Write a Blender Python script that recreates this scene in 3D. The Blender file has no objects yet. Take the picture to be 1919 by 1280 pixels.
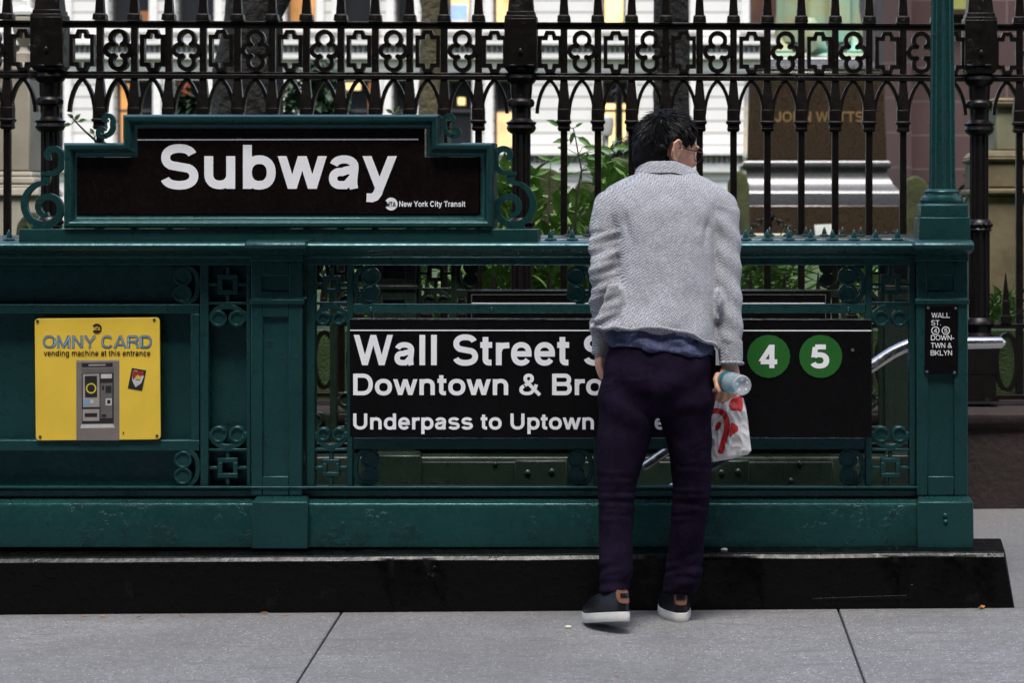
import bpy, bmesh, math, random
from mathutils import Vector, Matrix, noise
C = bpy.context.scene.collection
S = bpy.context.scene
R = math.radians
random.seed(7)
# ---------------------------------------------------------------- camera, sky, sun, exposure
F = 4480.0                       # focal length in pixels of the 1919 px wide photograph
VX, VY = 1250.0, 400.0           # where the line of sight meets the picture
HC = 745*8/F                     # eye height over the pavement at the kerb
cam_data = bpy.data.cameras.new('camera'); cam = bpy.data.objects.new('camera', cam_data); C.objects.link(cam)
cam.location = (0, 0, HC); cam.rotation_euler = (R(90), 0, 0)
cam_data.sensor_width = 36; cam_data.lens = 36*F/1919
cam_data.shift_x = (959.5-VX)/1919; cam_data.shift_y = (VY-640)/1919
cam_data.clip_start = .1; cam_data.clip_end = 1000
cam_data.dof.use_dof = True; cam_data.dof.focus_distance = 8.1; cam_data.dof.aperture_fstop = 6.3
S.camera = cam
world = bpy.data.worlds.new('World'); S.world = world; world.use_nodes = True
wn = world.node_tree
sky = wn.nodes.new('ShaderNodeTexSky'); sky.sky_type = 'NISHITA'; sky.sun_disc = False
sky.sun_elevation = R(62); sky.sun_rotation = R(160); sky.air_density = 1.0; sky.dust_density = 2.5; sky.ozone_density = 1.0
hsv = wn.nodes.new('ShaderNodeHueSaturation'); hsv.inputs['Saturation'].default_value = .85      # a thinly clouded sky
wn.links.new(sky.outputs[0], hsv.inputs['Color']); wn.links.new(hsv.outputs[0], wn.nodes['Background'].inputs['Color'])
wn.nodes['Background'].inputs['Strength'].default_value = .12
sun = bpy.data.objects.new('sun', bpy.data.lights.new('sun', 'SUN')); C.objects.link(sun)
sun.data.energy = 1.6; sun.data.angle = R(22); sun.data.color = (1, .97, .93)
sun.rotation_euler = (R(26), 0, R(-9)); sun.location = (0, 0, 30)
S.view_settings.view_transform = 'Standard'; S.view_settings.look = 'None'
S.view_settings.exposure = 1.5; S.view_settings.gamma = 1
S.cycles.max_bounces = 8; S.cycles.use_denoising = True

# ---------------------------------------------------------------- helpers
def P(px, py, Y):
    """the point at distance Y whose place in the photograph is px, py"""
    return Vector(((px-VX)*Y/F, Y, HC+(VY-py)*Y/F))
def tag(o, label=None, cat=None, group=None, kind=None):
    if label: o['label'] = label
    if cat: o['category'] = cat
    if group: o['group'] = group
    if kind: o['kind'] = kind
    return o
WL = {}
def thing(name, label, cat, loc, group=None):
    o = bpy.data.objects.new(name, None); C.objects.link(o); o.location = loc; o.empty_display_size = .1
    WL[o.name] = Vector(loc)
    return tag(o, label, cat, group)
class MB:
    """collects faces for ONE mesh object"""
    def __init__(self, dy=0.0): self.v = []; self.f = []; self.dy = dy; self.mi = []
    def add(self, vs, fs, m=0):
        b = len(self.v); self.v += [Vector((p[0], p[1]+self.dy, p[2])) for p in vs]
        for q in fs: self.f.append(tuple(b+i for i in q)); self.mi.append(m)
        return self
    def box(self, x0, x1, y0, y1, z0, z1, m=0):
        return self.add([(x0,y0,z0),(x1,y0,z0),(x1,y1,z0),(x0,y1,z0),(x0,y0,z1),(x1,y0,z1),(x1,y1,z1),(x0,y1,z1)],
                        [(0,3,2,1),(4,5,6,7),(0,1,5,4),(1,2,6,5),(2,3,7,6),(3,0,4,7)], m)
    def pb(self, px0, px1, py0, py1, Y0, Y1, m=0):
        a = P(px0, py1, Y0); b = P(px1, py0, Y0)
        return self.box(a.x, b.x, Y0, Y1, a.z, b.z, m)
    def prism(self, pts, Y0, Y1, m=0):
        n = len(pts); a = [P(x, y, Y0) for x, y in pts]
        vs = [(p.x, Y0, p.z) for p in a]+[(p.x, Y1, p.z) for p in a]
        return self.add(vs, [tuple(range(n)), tuple(range(2*n-1, n-1, -1))]+[(i, i+n, (i+1) % n+n, (i+1) % n) for i in range(n)], m)
    def extr(self, prof, x0, x1, m=0):
        """profile of (y, z) points run along x"""
        n = len(prof)
        return self.add([(x0, y, z) for y, z in prof]+[(x1, y, z) for y, z in prof],
                        [tuple(range(n)), tuple(range(2*n-1, n-1, -1))]+[(i, (i+1) % n, (i+1) % n+n, i+n) for i in range(n)], m)
    def frust(self, x0, x1, y0, y1, z0, X0, X1, Y0, Y1, z1, m=0):
        return self.add([(x0,y0,z0),(x1,y0,z0),(x1,y1,z0),(x0,y1,z0),(X0,Y0,z1),(X1,Y0,z1),(X1,Y1,z1),(X0,Y1,z1)],
                        [(0,3,2,1),(4,5,6,7),(0,1,5,4),(1,2,6,5),(2,3,7,6),(3,0,4,7)], m)
    def tube(self, pts, rad, n=10, m=0, cap=True):
        pts = [Vector(p) for p in pts]; k = len(pts)
        if not hasattr(rad, '__len__'): rad = [rad]*k
        rings = []; up = Vector((0.013, .021, 1)).normalized()
        for i, p in enumerate(pts):
            t = (pts[min(i+1, k-1)]-pts[max(i-1, 0)]).normalized()
            u = t.cross(up if abs(t.dot(up)) < .95 else Vector((1, 0, 0))).normalized(); w = u.cross(t)
            rings.append([p+(u*math.cos(2*math.pi*j/n)+w*math.sin(2*math.pi*j/n))*rad[i] for j in range(n)])
        vs = [q for r in rings for q in r]; fs = []
        for i in range(k-1):
            for j in range(n): fs.append((i*n+j, i*n+(j+1) % n, (i+1)*n+(j+1) % n, (i+1)*n+j))
        if cap: fs += [tuple(range(n-1, -1, -1)), tuple((k-1)*n+j for j in range(n))]
        return self.add(vs, fs, m)
    def ribbon(self, pts, hw, Y0, Y1, closed=False, m=0):
        """flat bar of half width hw px along a pixel path, from depth Y0 to Y1"""
        n = len(pts)
        if not hasattr(hw, '__len__'): hw = [hw]*n
        L, Q = [], []
        for i, p in enumerate(pts):
            a = pts[i-1] if i or closed else p; b = pts[(i+1) % n] if i < n-1 or closed else p
            dx, dy = b[0]-a[0], b[1]-a[1]; d = math.hypot(dx, dy) or 1
            L.append((p[0]-dy/d*hw[i], p[1]+dx/d*hw[i])); Q.append((p[0]+dy/d*hw[i], p[1]-dx/d*hw[i]))
        pr = [P(x, y, Y0) for x, y in L+Q]
        vs = [(p.x, Y0, p.z) for p in pr]+[(p.x, Y1, p.z) for p in pr]; fs = []
        for i in range(n if closed else n-1):
            j = (i+1) % n
            fs += [(i, j, n+j, n+i), (2*n+j, 2*n+i, 3*n+i, 3*n+j), (j, i, 2*n+i, 2*n+j), (n+i, n+j, 3*n+j, 3*n+i)]
        if not closed: fs += [(0, n, 3*n, 2*n), (n-1, 3*n-1, 4*n-1, 2*n-1)]
        return self.add(vs, fs, m)
    def lathe(self, cx, cy, prof, n=24, flute=0.0, nf=8, m=0, sy=1.0, phase=0.0):
        vs, fs = [], []
        for r, z in prof:
            for j in range(n):
                a = 2*math.pi*j/n+phase; q = r*(1-flute*(abs(math.sin(nf*a/2))**.7 if flute else 0))
                vs.append((cx+q*math.cos(a), cy+q*math.sin(a)*sy, z))
        k = len(prof)
        for i in range(k-1):
            for j in range(n): fs.append((i*n+j, i*n+(j+1) % n, (i+1)*n+(j+1) % n, (i+1)*n+j))
        fs += [tuple(range(n-1, -1, -1)), tuple((k-1)*n+j for j in range(n))]
        return self.add(vs, fs, m)
    def loft(self, rings, n=30, sub=4, e=2.3, m=0):
        """rings (cx, cy, cz, rx, ry, slope): ellipse-like sections, smoothed between"""
        k = len(rings); dense = []
        for i in range(k-1):
            p0, p1, p2, p3 = rings[max(i-1, 0)], rings[i], rings[i+1], rings[min(i+2, k-1)]
            for s in range(sub):
                t = s/sub
                dense.append([.5*((2*b)+(-a+c)*t+(2*a-5*b+4*c-d)*t*t+(-a+3*b-3*c+d)*t**3) for a, b, c, d in zip(p0, p1, p2, p3)])
        dense.append(list(rings[-1])); vs, fs = [], []
        for q in dense:
            cx, cy, cz, rx, ry = q[:5]; sl = q[5] if len(q) > 5 else 0
            for j in range(n):
                a = 2*math.pi*j/n; c, s_ = math.cos(a), math.sin(a)
                x = math.copysign(abs(c)**(2/e), c)*rx; y = math.copysign(abs(s_)**(2/e), s_)*ry
                vs.append((cx+x, cy+y, cz+x*sl))
        kk = len(dense)
        for i in range(kk-1):
            for j in range(n): fs.append((i*n+j, i*n+(j+1) % n, (i+1)*n+(j+1) % n, (i+1)*n+j))
        fs += [tuple(range(n-1, -1, -1)), tuple((kk-1)*n+j for j in range(n))]
        return self.add(vs, fs, m)
    def ball(self, c, r, n=12, k=8, m=0):
        r = r if hasattr(r, '__len__') else (r, r, r); vs, fs = [], []
        for i in range(k+1):
            th = math.pi*min(max(i/k, .012), .988)
            for j in range(n):
                a = 2*math.pi*j/n
                vs.append((c[0]+r[0]*math.sin(th)*math.cos(a), c[1]+r[1]*math.sin(th)*math.sin(a), c[2]+r[2]*math.cos(th)))
        for i in range(k):
            for j in range(n): fs.append((i*n+j, (i+1)*n+j, (i+1)*n+(j+1) % n, i*n+(j+1) % n))
        fs += [tuple(range(n)), tuple(k*n+j for j in range(n-1, -1, -1))]
        return self.add(vs, fs, m)
    def text(self, s, w, px0, px1, py_cap, py_base, Y, up=.004, track=0.0, slope=0.0):
        """a line of lettering fitted between px0 and px1"""
        q, W = text_quads(s, w, track)
        xs = [p[0] for pts, k in q for p in pts]; a, b = min(xs), max(xs)
        kx = (px1-px0)/(b-a); ky = py_base-py_cap
        for pts, k in q:
            vv = []
            for x, y in pts:
                X = px0+(x-a)*kx
                p = P(X, py_base-y*ky+slope*(X-px0), Y); vv.append((p.x, Y-up*.5-k*.00012, p.z))
            self.add(vv, [(0, 1, 2, 3)])
        return self
    def build(self, name, mats, parent=None, smooth=35, bevel=0.0, label=None, cat=None, group=None, kind=None, seg=2, fix=True, origin=None):
        me = bpy.data.meshes.new(name)
        if origin is None:
            if parent is not None: origin = WL[parent.name]
            else:
                xs = [p.x for p in self.v]; ys = [p.y for p in self.v]; zs = [p.z for p in self.v]
                origin = Vector(((min(xs)+max(xs))/2, (min(ys)+max(ys))/2, min(zs)))
        me.from_pydata([p-origin for p in self.v], [], self.f)
        for m in (mats if isinstance(mats, (list, tuple)) else [mats]): me.materials.append(m)
        if any(self.mi): me.polygons.foreach_set('material_index', self.mi)
        if fix:
            bm = bmesh.new(); bm.from_mesh(me); bmesh.ops.recalc_face_normals(bm, faces=bm.faces); bm.to_mesh(me); bm.free()
        if smooth:
            me.polygons.foreach_set('use_smooth', [True]*len(me.polygons)); me.set_sharp_from_angle(angle=R(smooth))
        me.update()
        o = bpy.data.objects.new(name, me); C.objects.link(o)
        if parent is not None:
            o.parent = parent; o.location = origin-WL[parent.name]
        else: o.location = origin
        WL[o.name] = Vector(origin)
        if bevel:
            b = o.modifiers.new('bevel', 'BEVEL'); b.width = bevel; b.segments = seg; b.limit_method = 'ANGLE'; b.angle_limit = R(40)
        return tag(o, label, cat, group, kind)
def dup(o, dx=0, dy=0, dz=0, parent=None):
    """a copy of a part (sharing its mesh) moved by an offset, with its own sub-parts"""
    c = o.copy(); C.objects.link(c); c.parent = parent or o.parent
    c.location = o.location+Vector((dx, dy, dz)); WL[c.name] = WL[o.name]+Vector((dx, dy, dz))
    for ch in list(o.children):
        d = ch.copy(); C.objects.link(d); d.parent = c; WL[d.name] = WL[ch.name]+Vector((dx, dy, dz))
    return c
def remesh(o, voxel, smooth=2, disp=None):
    """melt the shells of a mesh into one continuous surface, relax it, then push it along its normals"""
    md = o.modifiers.new('melt', 'REMESH'); md.mode = 'VOXEL'; md.voxel_size = voxel; md.use_smooth_shade = True
    if smooth:
        sm = o.modifiers.new('relax', 'SMOOTH'); sm.factor = .5; sm.iterations = smooth
    dg = bpy.context.evaluated_depsgraph_get(); dg.update()
    me = bpy.data.meshes.new_from_object(o.evaluated_get(dg)); o.modifiers.clear()
    mats = [m for m in o.data.materials]; o.data = me
    if not me.materials:
        for m in mats: me.materials.append(m)
    if disp:
        nn = [v.normal.copy() for v in me.vertices]; org = WL[o.name]
        for v, n_ in zip(me.vertices, nn): v.co += n_*disp(v.co+org, n_)
    me.polygons.foreach_set('use_smooth', [True]*len(me.polygons)); me.update()
    return o
# ---------------------------------------------------------------- materials
def nodes_of(name):
    m = bpy.data.materials.new(name); m.use_nodes = True; t = m.node_tree
    return m, t, t.nodes['Principled BSDF']
def add_noise(t, scale, detail=4, rough=.6, vec=None, stretch=None):
    n = t.nodes.new('ShaderNodeTexNoise'); n.inputs['Scale'].default_value = scale; n.inputs['Detail'].default_value = detail; n.inputs['Roughness'].default_value = rough
    if vec is None: vec = t.nodes.new('ShaderNodeTexCoord').outputs['Object']
    if stretch:
        mp = t.nodes.new('ShaderNodeMapping'); mp.inputs['Scale'].default_value = stretch; t.links.new(vec, mp.inputs[0]); vec = mp.outputs[0]
    t.links.new(vec, n.inputs['Vector']); return n
def ramp(t, src, stops):
    r = t.nodes.new('ShaderNodeValToRGB'); e = r.color_ramp.elements
    while len(e) < len(stops): e.new(.5)
    for k, (p, c) in zip(e, stops):
        k.position = p; k.color = (c, c, c, 1) if not hasattr(c, '__len__') else (*c, 1)
    t.links.new(src, r.inputs[0]); return r.outputs[0]
def mixc(t, fac, a, b, mode='MIX'):
    n = t.nodes.new('ShaderNodeMix'); n.data_type = 'RGBA'; n.blend_type = mode
    for i, v in ((0, fac), (6, a), (7, b)):
        if hasattr(v, 'is_output'): t.links.new(v, n.inputs[i])
        elif i == 0: n.inputs[0].default_value = v
        else: n.inputs[i].default_value = (*v, 1)
    return n.outputs[2]
def bump(t, bsdf, src, strength=.3, dist=.01, prev=None):
    b = t.nodes.new('ShaderNodeBump'); b.inputs['Strength'].default_value = strength; b.inputs['Distance'].default_value = dist
    t.links.new(src, b.inputs['Height'])
    if prev is not None: t.links.new(prev, b.inputs['Normal'])
    t.links.new(b.outputs[0], bsdf.inputs['Normal']); return b.outputs[0]
def mat(name, col, rough=.5, metal=0.0, var=.25, vs=6.0, bs=60.0, bst=.15, bd=.004, spec=.5, col2=None, coat=0.0, emit=0.0):
    m, t, b = nodes_of(name)
    n = add_noise(t, vs)
    c2 = col2 or tuple(c*(1-var) for c in col)
    t.links.new(mixc(t, ramp(t, n.outputs[0], [(.35, 0.), (.65, 1.)]), c2, tuple(min(1, c*(1+(0 if col2 else var*.5))) for c in col)), b.inputs['Base Color'])
    b.inputs['Metallic'].default_value = metal; b.inputs['Specular IOR Level'].default_value = spec
    n2 = add_noise(t, bs, 3)
    t.links.new(ramp(t, n2.outputs[0], [(.3, max(0, rough-.1)), (.7, min(1, rough+.1))]), b.inputs['Roughness'])
    if bst: bump(t, b, n2.outputs[0], bst, bd)
    if coat: b.inputs['Coat Weight'].default_value = coat; b.inputs['Coat Roughness'].default_value = .12
    if emit:
        b.inputs['Emission Color'].default_value = (*col, 1); b.inputs['Emission Strength'].default_value = emit
    return m
def paint(name, col, rough=.28, chips=True, lump=1.0, spec=.5, flake=.62):
    """old many-coat enamel: lumps, runs and a few flaked spots"""
    m, t, b = nodes_of(name); b.inputs['Specular IOR Level'].default_value = spec
    if 'green' in name: b.inputs['Specular Tint'].default_value = (.5, .9, 1, 1)      # bluish sky highlight put into the gloss colour of the green
    n1 = add_noise(t, 3.0); n2 = add_noise(t, 28, 4); n3 = add_noise(t, 9, 6, .7)
    flake = ramp(t, n3.outputs[0], [(flake, 0.), (flake+.025, 1.)])
    c = mixc(t, ramp(t, n1.outputs[0], [(.3, 0.), (.7, 1.)]), tuple(k*.8 for k in col), tuple(k*1.15 for k in col))
    if chips: c = mixc(t, flake, c, tuple(k*.72+.003 for k in col))
    t.links.new(c, b.inputs['Base Color'])
    t.links.new(ramp(t, n2.outputs[0], [(.3, rough-.08), (.7, rough+.12)]), b.inputs['Roughness'])
    p = bump(t, b, n2.outputs[0], .22*lump, .006)
    if chips: bump(t, b, flake, .5, .0015, p)
    return m
G = {}
G['green'] = paint('green_enamel', (.0080, .037, .0355), .29)
G['worn_green'] = paint('worn_green_enamel', (.0080, .037, .0355), .25, True, 2.4, flake=.565)
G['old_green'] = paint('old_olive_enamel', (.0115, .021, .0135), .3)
G['black_paint'] = paint('black_enamel', (.0015, .0012, .0012), .27, True, 1.4, .2)
G['iron'] = paint('dark_iron_paint', (.0045, .0028, .0024), .34, True, 1.2, .28)
G['sign_black'] = mat('black_sign_face', (.0032, .003, .0034), .35, bst=.02, var=.2, spec=.15)
G['letter'] = mat('reflective_white', (.89, .89, .92), .45, var=.06, bst=0)
G['yellow'] = mat('yellow_sign_face', (.82, .56, .055), .42, var=.12, vs=2.5, bst=.03)
G['ink'] = mat('dark_red_ink', (.02, .004, .004), .5, bst=0)
G['blue_ink'] = mat('blue_ink', (.05, .13, .2), .5, bst=0)
G['pale_ink'] = mat('pale_blue_ink', (.36, .45, .52), .5, bst=0)
G['route_green'] = mat('route_green', (.014, .115, .014), .4, bst=0, var=.08)
G['steel'] = mat('brushed_steel', (.6, .59, .58), .24, 1.0, var=.06, bs=30, bst=0)
G['screw'] = mat('screw_steel', (.4, .4, .4), .35, .9)
G['rust'] = mat('rusty_screw', (.04, .012, .008), .7)
# ---------------------------------------------------------------- lettering: monoline grotesque drawn as strokes
ADV = dict(zip("SubwayWltreDon&BUdpsLiNYkCTvgmchOMARJHKEGPIVx45.-() ",
 (.93,.85,.85,1.08,.775,.775,1.315,.387,.464,.542,.775,1.0,.85,.85,1.0,1.0,1.0,.85,.85,.775,.85,.387,1.0,.93,.775,1.0,.85,.775,.85,1.24,.775,.85,1.08,1.16,1.0,1.0,.775,1.0,1.0,.93,1.08,.93,.387,.93,.775,.775,.775,.387,.464,.46,.46,.387)))
XH = .745
def _arc(cx, cy, rx, ry, a0, a1, n=14, e=2.25):
    out = []
    for i in range(n+1):
        a = math.radians(a0+(a1-a0)*i/n); c, s = math.cos(a), math.sin(a)
        out.append((cx+rx*math.copysign(abs(c)**(2/e), c), cy+ry*math.copysign(abs(s)**(2/e), s)))
    return out
def glyph(ch, w):
    """centre-line strokes of one letter, cap height 1: list of (points, closed)"""
    A = ADV[ch]; h = w/2; L = .085+h; R = A-.085-h; lo = h*.92; X = XH-h*.92; T = 1-h*.92; l = .045+h; r = A-.045-h
    cx = A/2; xm = XH/2; S = []
    def st(*p): S.append((list(p), False))
    def ring(x0, x1, y0, y1): S.append((_arc((x0+x1)/2, (y0+y1)/2, (x1-x0)/2, (y1-y0)/2, 0, 360, 28)[:-1], True))
    if ch in 'oO':
        ring(l, r, lo-.01, (X if ch == 'o' else T)+.01)
    elif ch in 'Ss':
        t = (X if ch == 's' else T)+.01; b = lo-.01; m = (t+b)/2; u = (t-m)/2; k = .03
        st(*(_arc(cx, m+u, (r-l)/2*.93, u, 18, 90, 8)+_arc(cx, m+u, (r-l)/2*.93, u, 90, 235, 14)[1:]
             +_arc(cx, m-u, (r-l)/2, u, 55, -90, 14)+_arc(cx, m-u, (r-l)/2, u, -90, -165, 8)[1:]))
    elif ch in 'un':
        rr = (R-L)/2
        if ch == 'u':
            st((L, XH), (L, rr+lo), *_arc((L+R)/2, rr+lo, rr, rr, 180, 360)[1:], (R, XH)); st((R, XH), (R, 0))
        else:
            st((L, 0), (L, X-rr), *_arc((L+R)/2, X-rr+.01, rr, rr, 180, 0)[1:], (R, 0)); st((L, XH), (L, 0))
    elif ch == 'h':
        rr = (R-L)/2; st((L, 0), (L, X-rr), *_arc((L+R)/2, X-rr+.01, rr, rr, 180, 0)[1:], (R, 0)); st((L, 1), (L, 0))
    elif ch == 'm':
        q = (R-L)/4; st((L, XH), (L, 0))
        for k in (0, 1):
            a = L+2*q*k; st((a, 0), (a, X-q), *_arc(a+q, X-q+.01, q, q, 180, 0)[1:], (a+2*q, 0))
    elif ch in 'bdpqg':
        if ch in 'bp': ring(L, r, lo-.01, X+.01)
        else: ring(l, R, lo-.01, X+.01)
        if ch == 'b': st((L, 1), (L, 0))
        if ch == 'd': st((R, 1), (R, 0))
        if ch == 'p': st((L, XH), (L, -.29))
        if ch == 'g': st((R, XH), (R, -.05), *_arc((l+R)/2, -.05, (R-l)/2, .2-.02, 0, -150)[1:])
    elif ch == 'a':
        st(*_arc(cx-.01, X-.17, (R-l)/2, .18, 165, 0, 10), (R-.02, .2), (R-.015, .08), (R+.0, 0))
        st((R-.02, .45), (cx+.02, .41), *_arc(l+.165, (.385+lo)/2, .165, (.385-lo)/2, 80, 270, 12), (cx+.02, lo), (R-.13, .13), (R-.03, .25))
    elif ch in 'vwy':
        k = h*.55
        if ch == 'w':
            a, b = h*1.0, A-h*1.0; d = (b-a)/4
            st((a, XH), (a+d, 0)); st((a+d, 0), (cx, XH)); st((cx, XH), (b-d, 0)); st((b-d, 0), (b, XH))
        elif ch == 'v': st((h+.01, XH), (cx, 0)); st((cx, 0), (A-h-.01, XH))
        else:
            st((h+.01, XH), (cx, .0)); st((A-h-.01, XH), (cx-.03, -.06)); st((cx+.0, .02), (cx-.045, -.10), (cx-.10, -.175), (cx-.17, -.205), (cx-.29, -.2))
    elif ch == 'k': st((L, 1), (L, 0)); st((A-h*1.5, XH), (L+.02, .3)); st((L+.17, .42), (A-h*1.3, 0))
    elif ch in 'li':
        if ch == 'l': st((A/2, 1), (A/2, 0))
        else: st((A/2, XH), (A/2, 0)); st((A/2, 1), (A/2, 1-w*.86))
    elif ch == 't':
        st((cx-.03, .93), (cx-.03, lo+.12), *_arc(cx+.09, lo+.12, .12, .12, 180, 270, 8)[1:], (cx+.17, lo)); st((.03, X+.01), (A-.04, X+.01))
    elif ch == 'r': st((L, XH), (L, 0)); st((L, X-.2), (L+.06, X-.06), (L+.15, X-.01), (A-.01, X))
    elif ch in 'ec':
        a = _arc(cx, xm, (r-l)/2, xm-lo+.01, 0 if ch == 'e' else 32, 325 if ch == 'e' else 328, 26); st(*a)
        if ch == 'e': st((l, xm), (r+h*.95, xm))
    elif ch == 'D':
        st((L, 0), (L, 1)); rr = .36; m = (lo+T)/2
        st((L, T), (r-rr, T), *_arc(r-rr, m, rr, T-m, 90, -90, 18)[1:-1], (r-rr, lo), (L, lo))
    elif ch in 'BPR':
        st((L, 0), (L, 1)); m = .52; rr = (T-m)/2; x = r-.03
        st((L, T), (x-rr, T), *_arc(x-rr, m+rr, rr, rr, 90, -90, 14)[1:-1], (x-rr, m), (L, m))
        if ch == 'B':
            q = (m-lo)/2; st((x-rr, m), *_arc(r-q, m-q, q, q, 90, -90, 14)[1:-1], (r-q, lo), (L, lo))
        if ch == 'R': st((cx+.0, m), (cx+.16, m-.04), (R-.0, .3), (R+.02, 0))
    elif ch == 'U':
        rr = (R-L)/2; st((L, 1), (L, rr+lo), *_arc(cx, rr+lo, rr, rr, 180, 360)[1:], (R, 1))
    elif ch == 'J':
        rr = (R-l)/2; st((R, 1), (R, rr+lo), *_arc((R+l)/2, rr+lo, rr, rr, 0, -180)[1:], (l, .34))
    elif ch == 'C': st(*_arc(cx, .5, (r-l)/2, .5-lo+.01, 36, 324, 26))
    elif ch == 'G': st(*_arc(cx, .5, (r-l)/2, .5-lo+.01, 40, 350, 26)); st((r, .45), (r, 0)); st((cx, .48), (r+h, .48))
    elif ch == 'L': st((L, 1), (L, 0)); st((L, lo), (A-.03, lo))
    elif ch == 'E':
        st((L, 1), (L, 0))
        for y in (lo, .52, T): st((L, y), (A-.06, y))
    elif ch == 'N': st((L, 0), (L, 1)); st((R, 0), (R, 1)); st((L, 1-h*.3), (R, h*.3))
    elif ch == 'M': st((L, 0), (L, 1)); st((R, 0), (R, 1)); st((L, .97), (cx, .04)); st((cx, .04), (R, .97))
    elif ch == 'W':
        a, b = h*1.05, A-h*1.05; d = (b-a)/4
        st((a, 1), (a+d, 0)); st((a+d, 0), (cx, 1)); st((cx, 1), (b-d, 0)); st((b-d, 0), (b, 1))
    elif ch == 'V': st((h, 1), (cx, 0)); st((cx, 0), (A-h, 1))
    elif ch == 'A': st((h*1.0, 0), (cx, 1)); st((cx, 1), (A-h*1.0, 0)); st((A*.24, .26), (A*.76, .26))
    elif ch == 'Y': st((h, 1), (cx, .42)); st((A-h, 1), (cx, .42)); st((cx, .48), (cx, 0))
    elif ch == 'T': st((.03, T), (A-.03, T)); st((cx, T), (cx, 0))
    elif ch == 'H': st((L, 0), (L, 1)); st((R, 0), (R, 1)); st((L, .52), (R, .52))
    elif ch == 'K': st((L, 1), (L, 0)); st((A-h*1.4, 1), (L+.02, .34)); st((L+.2, .54), (A-h*1.1, 0))
    elif ch == 'I': st((A/2, 1), (A/2, 0))
    elif ch == '4': st((A*.68, 0), (A*.68, 1)); st((A*.68, .98), (h+.0, .3), ); st((h*.7, .27), (A-.03, .27))
    elif ch == '5':
        st((r-.02, T), (L+.02, T)); st((L+.03, T), (L-.02, .46))
        st((L-.02, .5), *_arc(cx-.02, .33, (r-l)/2+.02, .33-lo+.01, 130, -155, 22))
    elif ch == '&':
        st((.93, .0), (.62, .33), (.32, .66)); st(*_arc(.435, .77, .15, T-.77, 225, -45, 20)); st((.55, .68), (.42, .56), (.27, .45)); st(*_arc(.36, .255, .26, .255-lo, 118, 325, 20)); st((.55, .12), (.66, .24), (.73, .36), (.77, .5))
    elif ch == '.': st((A/2, 0), (A/2, w))
    elif ch == '-': st((.03, .36), (A-.03, .36))
    return S
def stroke_quads(pts, closed, w):
    n = len(pts); L = []; Rr = []
    for i in range(n):
        p = pts[i]; a = pts[i-1] if (i or closed) else None; b = pts[(i+1) % n] if (i < n-1 or closed) else None
        def nrm(u, v):
            dx, dy = v[0]-u[0], v[1]-u[1]; d = math.hypot(dx, dy) or 1e-9; return (-dy/d, dx/d)
        ns = ([nrm(a, p)] if a else [])+([nrm(p, b)] if b else [])
        nx = sum(q[0] for q in ns)/len(ns); ny = sum(q[1] for q in ns)/len(ns); k = nx*nx+ny*ny
        k = 1/max(k, .35); nx *= k; ny *= k
        L.append((p[0]+nx*w/2, p[1]+ny*w/2)); Rr.append((p[0]-nx*w/2, p[1]-ny*w/2))
    m = n if closed else n-1
    if n == 2:
        dx, dy = pts[1][0]-pts[0][0], pts[1][1]-pts[0][1]
        if abs(dx) > .02 and abs(dy) > .25:                         # a diagonal is cut level at its ends
            k = w/2*math.hypot(dx, dy)/abs(dy)*.95; (a, b), (c, d) = pts
            return [((a-k, b), (a+k, b), (c+k, d), (c-k, d))]
    return [(Rr[i], Rr[(i+1) % n], L[(i+1) % n], L[i]) for i in range(m)]
def text_quads(s, w, track=0):
    """quads of a line of text in cap-height units, with a layer index per stroke; returns quads, width"""
    x = 0; out = []; k = 0
    for ch in s:
        if ch != ' ':
            ww = w*(.8 if ch == '&' else .9 if ch in 'aesg' else .96)
            for pts, cl in glyph(ch, ww):
                k += 1
                for q in stroke_quads(pts, cl, ww): out.append(([(p[0]+x, p[1]) for p in q], k % 7))
        x += ADV[ch]+track
    return out, x-track
# ================================================================ SETTING
def mth0(t, src, at):
    n = t.nodes.new('ShaderNodeMath'); n.operation = 'SUBTRACT'; t.links.new(src, n.inputs[0]); n.inputs[1].default_value = at
    n2 = t.nodes.new('ShaderNodeMath'); n2.operation = 'ADD'; n2.use_clamp = True; t.links.new(n.outputs[0], n2.inputs[0]); n2.inputs[1].default_value = .5
    return n2.outputs[0]
m, t, b = nodes_of('pavement_concrete')
tc = t.nodes.new('ShaderNodeTexCoord').outputs['Object']
n1 = add_noise(t, 1.6, 6, .6, tc); n2 = add_noise(t, 220, 2, .5, tc); n3 = add_noise(t, 40, 4, .6, tc)
base = mixc(t, ramp(t, n1.outputs[0], [(.3, 0.), (.7, 1.)]), (.19, .188, .189), (.255, .254, .258))
base = mixc(t, ramp(t, n3.outputs[0], [(.35, .7), (.65, 0.)]), base, (.145, .144, .146))
vo = t.nodes.new('ShaderNodeTexVoronoi'); vo.inputs['Scale'].default_value = 98; t.links.new(tc, vo.inputs['Vector'])
pick = ramp(t, vo.outputs['Color'], [(.62, 0.), (.74, 1.)]); dot = ramp(t, vo.outputs['Distance'], [(.16, 1.), (.34, 0.)])
mu = t.nodes.new('ShaderNodeMath'); mu.operation = 'MULTIPLY'; t.links.new(pick, mu.inputs[0]); t.links.new(dot, mu.inputs[1])
base = mixc(t, mu.outputs[0], base, (.62, .62, .65))
vo2 = t.nodes.new('ShaderNodeTexVoronoi'); vo2.inputs['Scale'].default_value = 85; t.links.new(tc, vo2.inputs['Vector'])
mu2 = t.nodes.new('ShaderNodeMath'); mu2.operation = 'MULTIPLY'
t.links.new(ramp(t, vo2.outputs['Color'], [(.55, 0.), (.6, .8)]), mu2.inputs[0]); t.links.new(ramp(t, vo2.outputs['Distance'], [(.2, 1.), (.4, 0.)]), mu2.inputs[1])
base = mixc(t, mu2.outputs[0], base, (.05, .05, .052))
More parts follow.
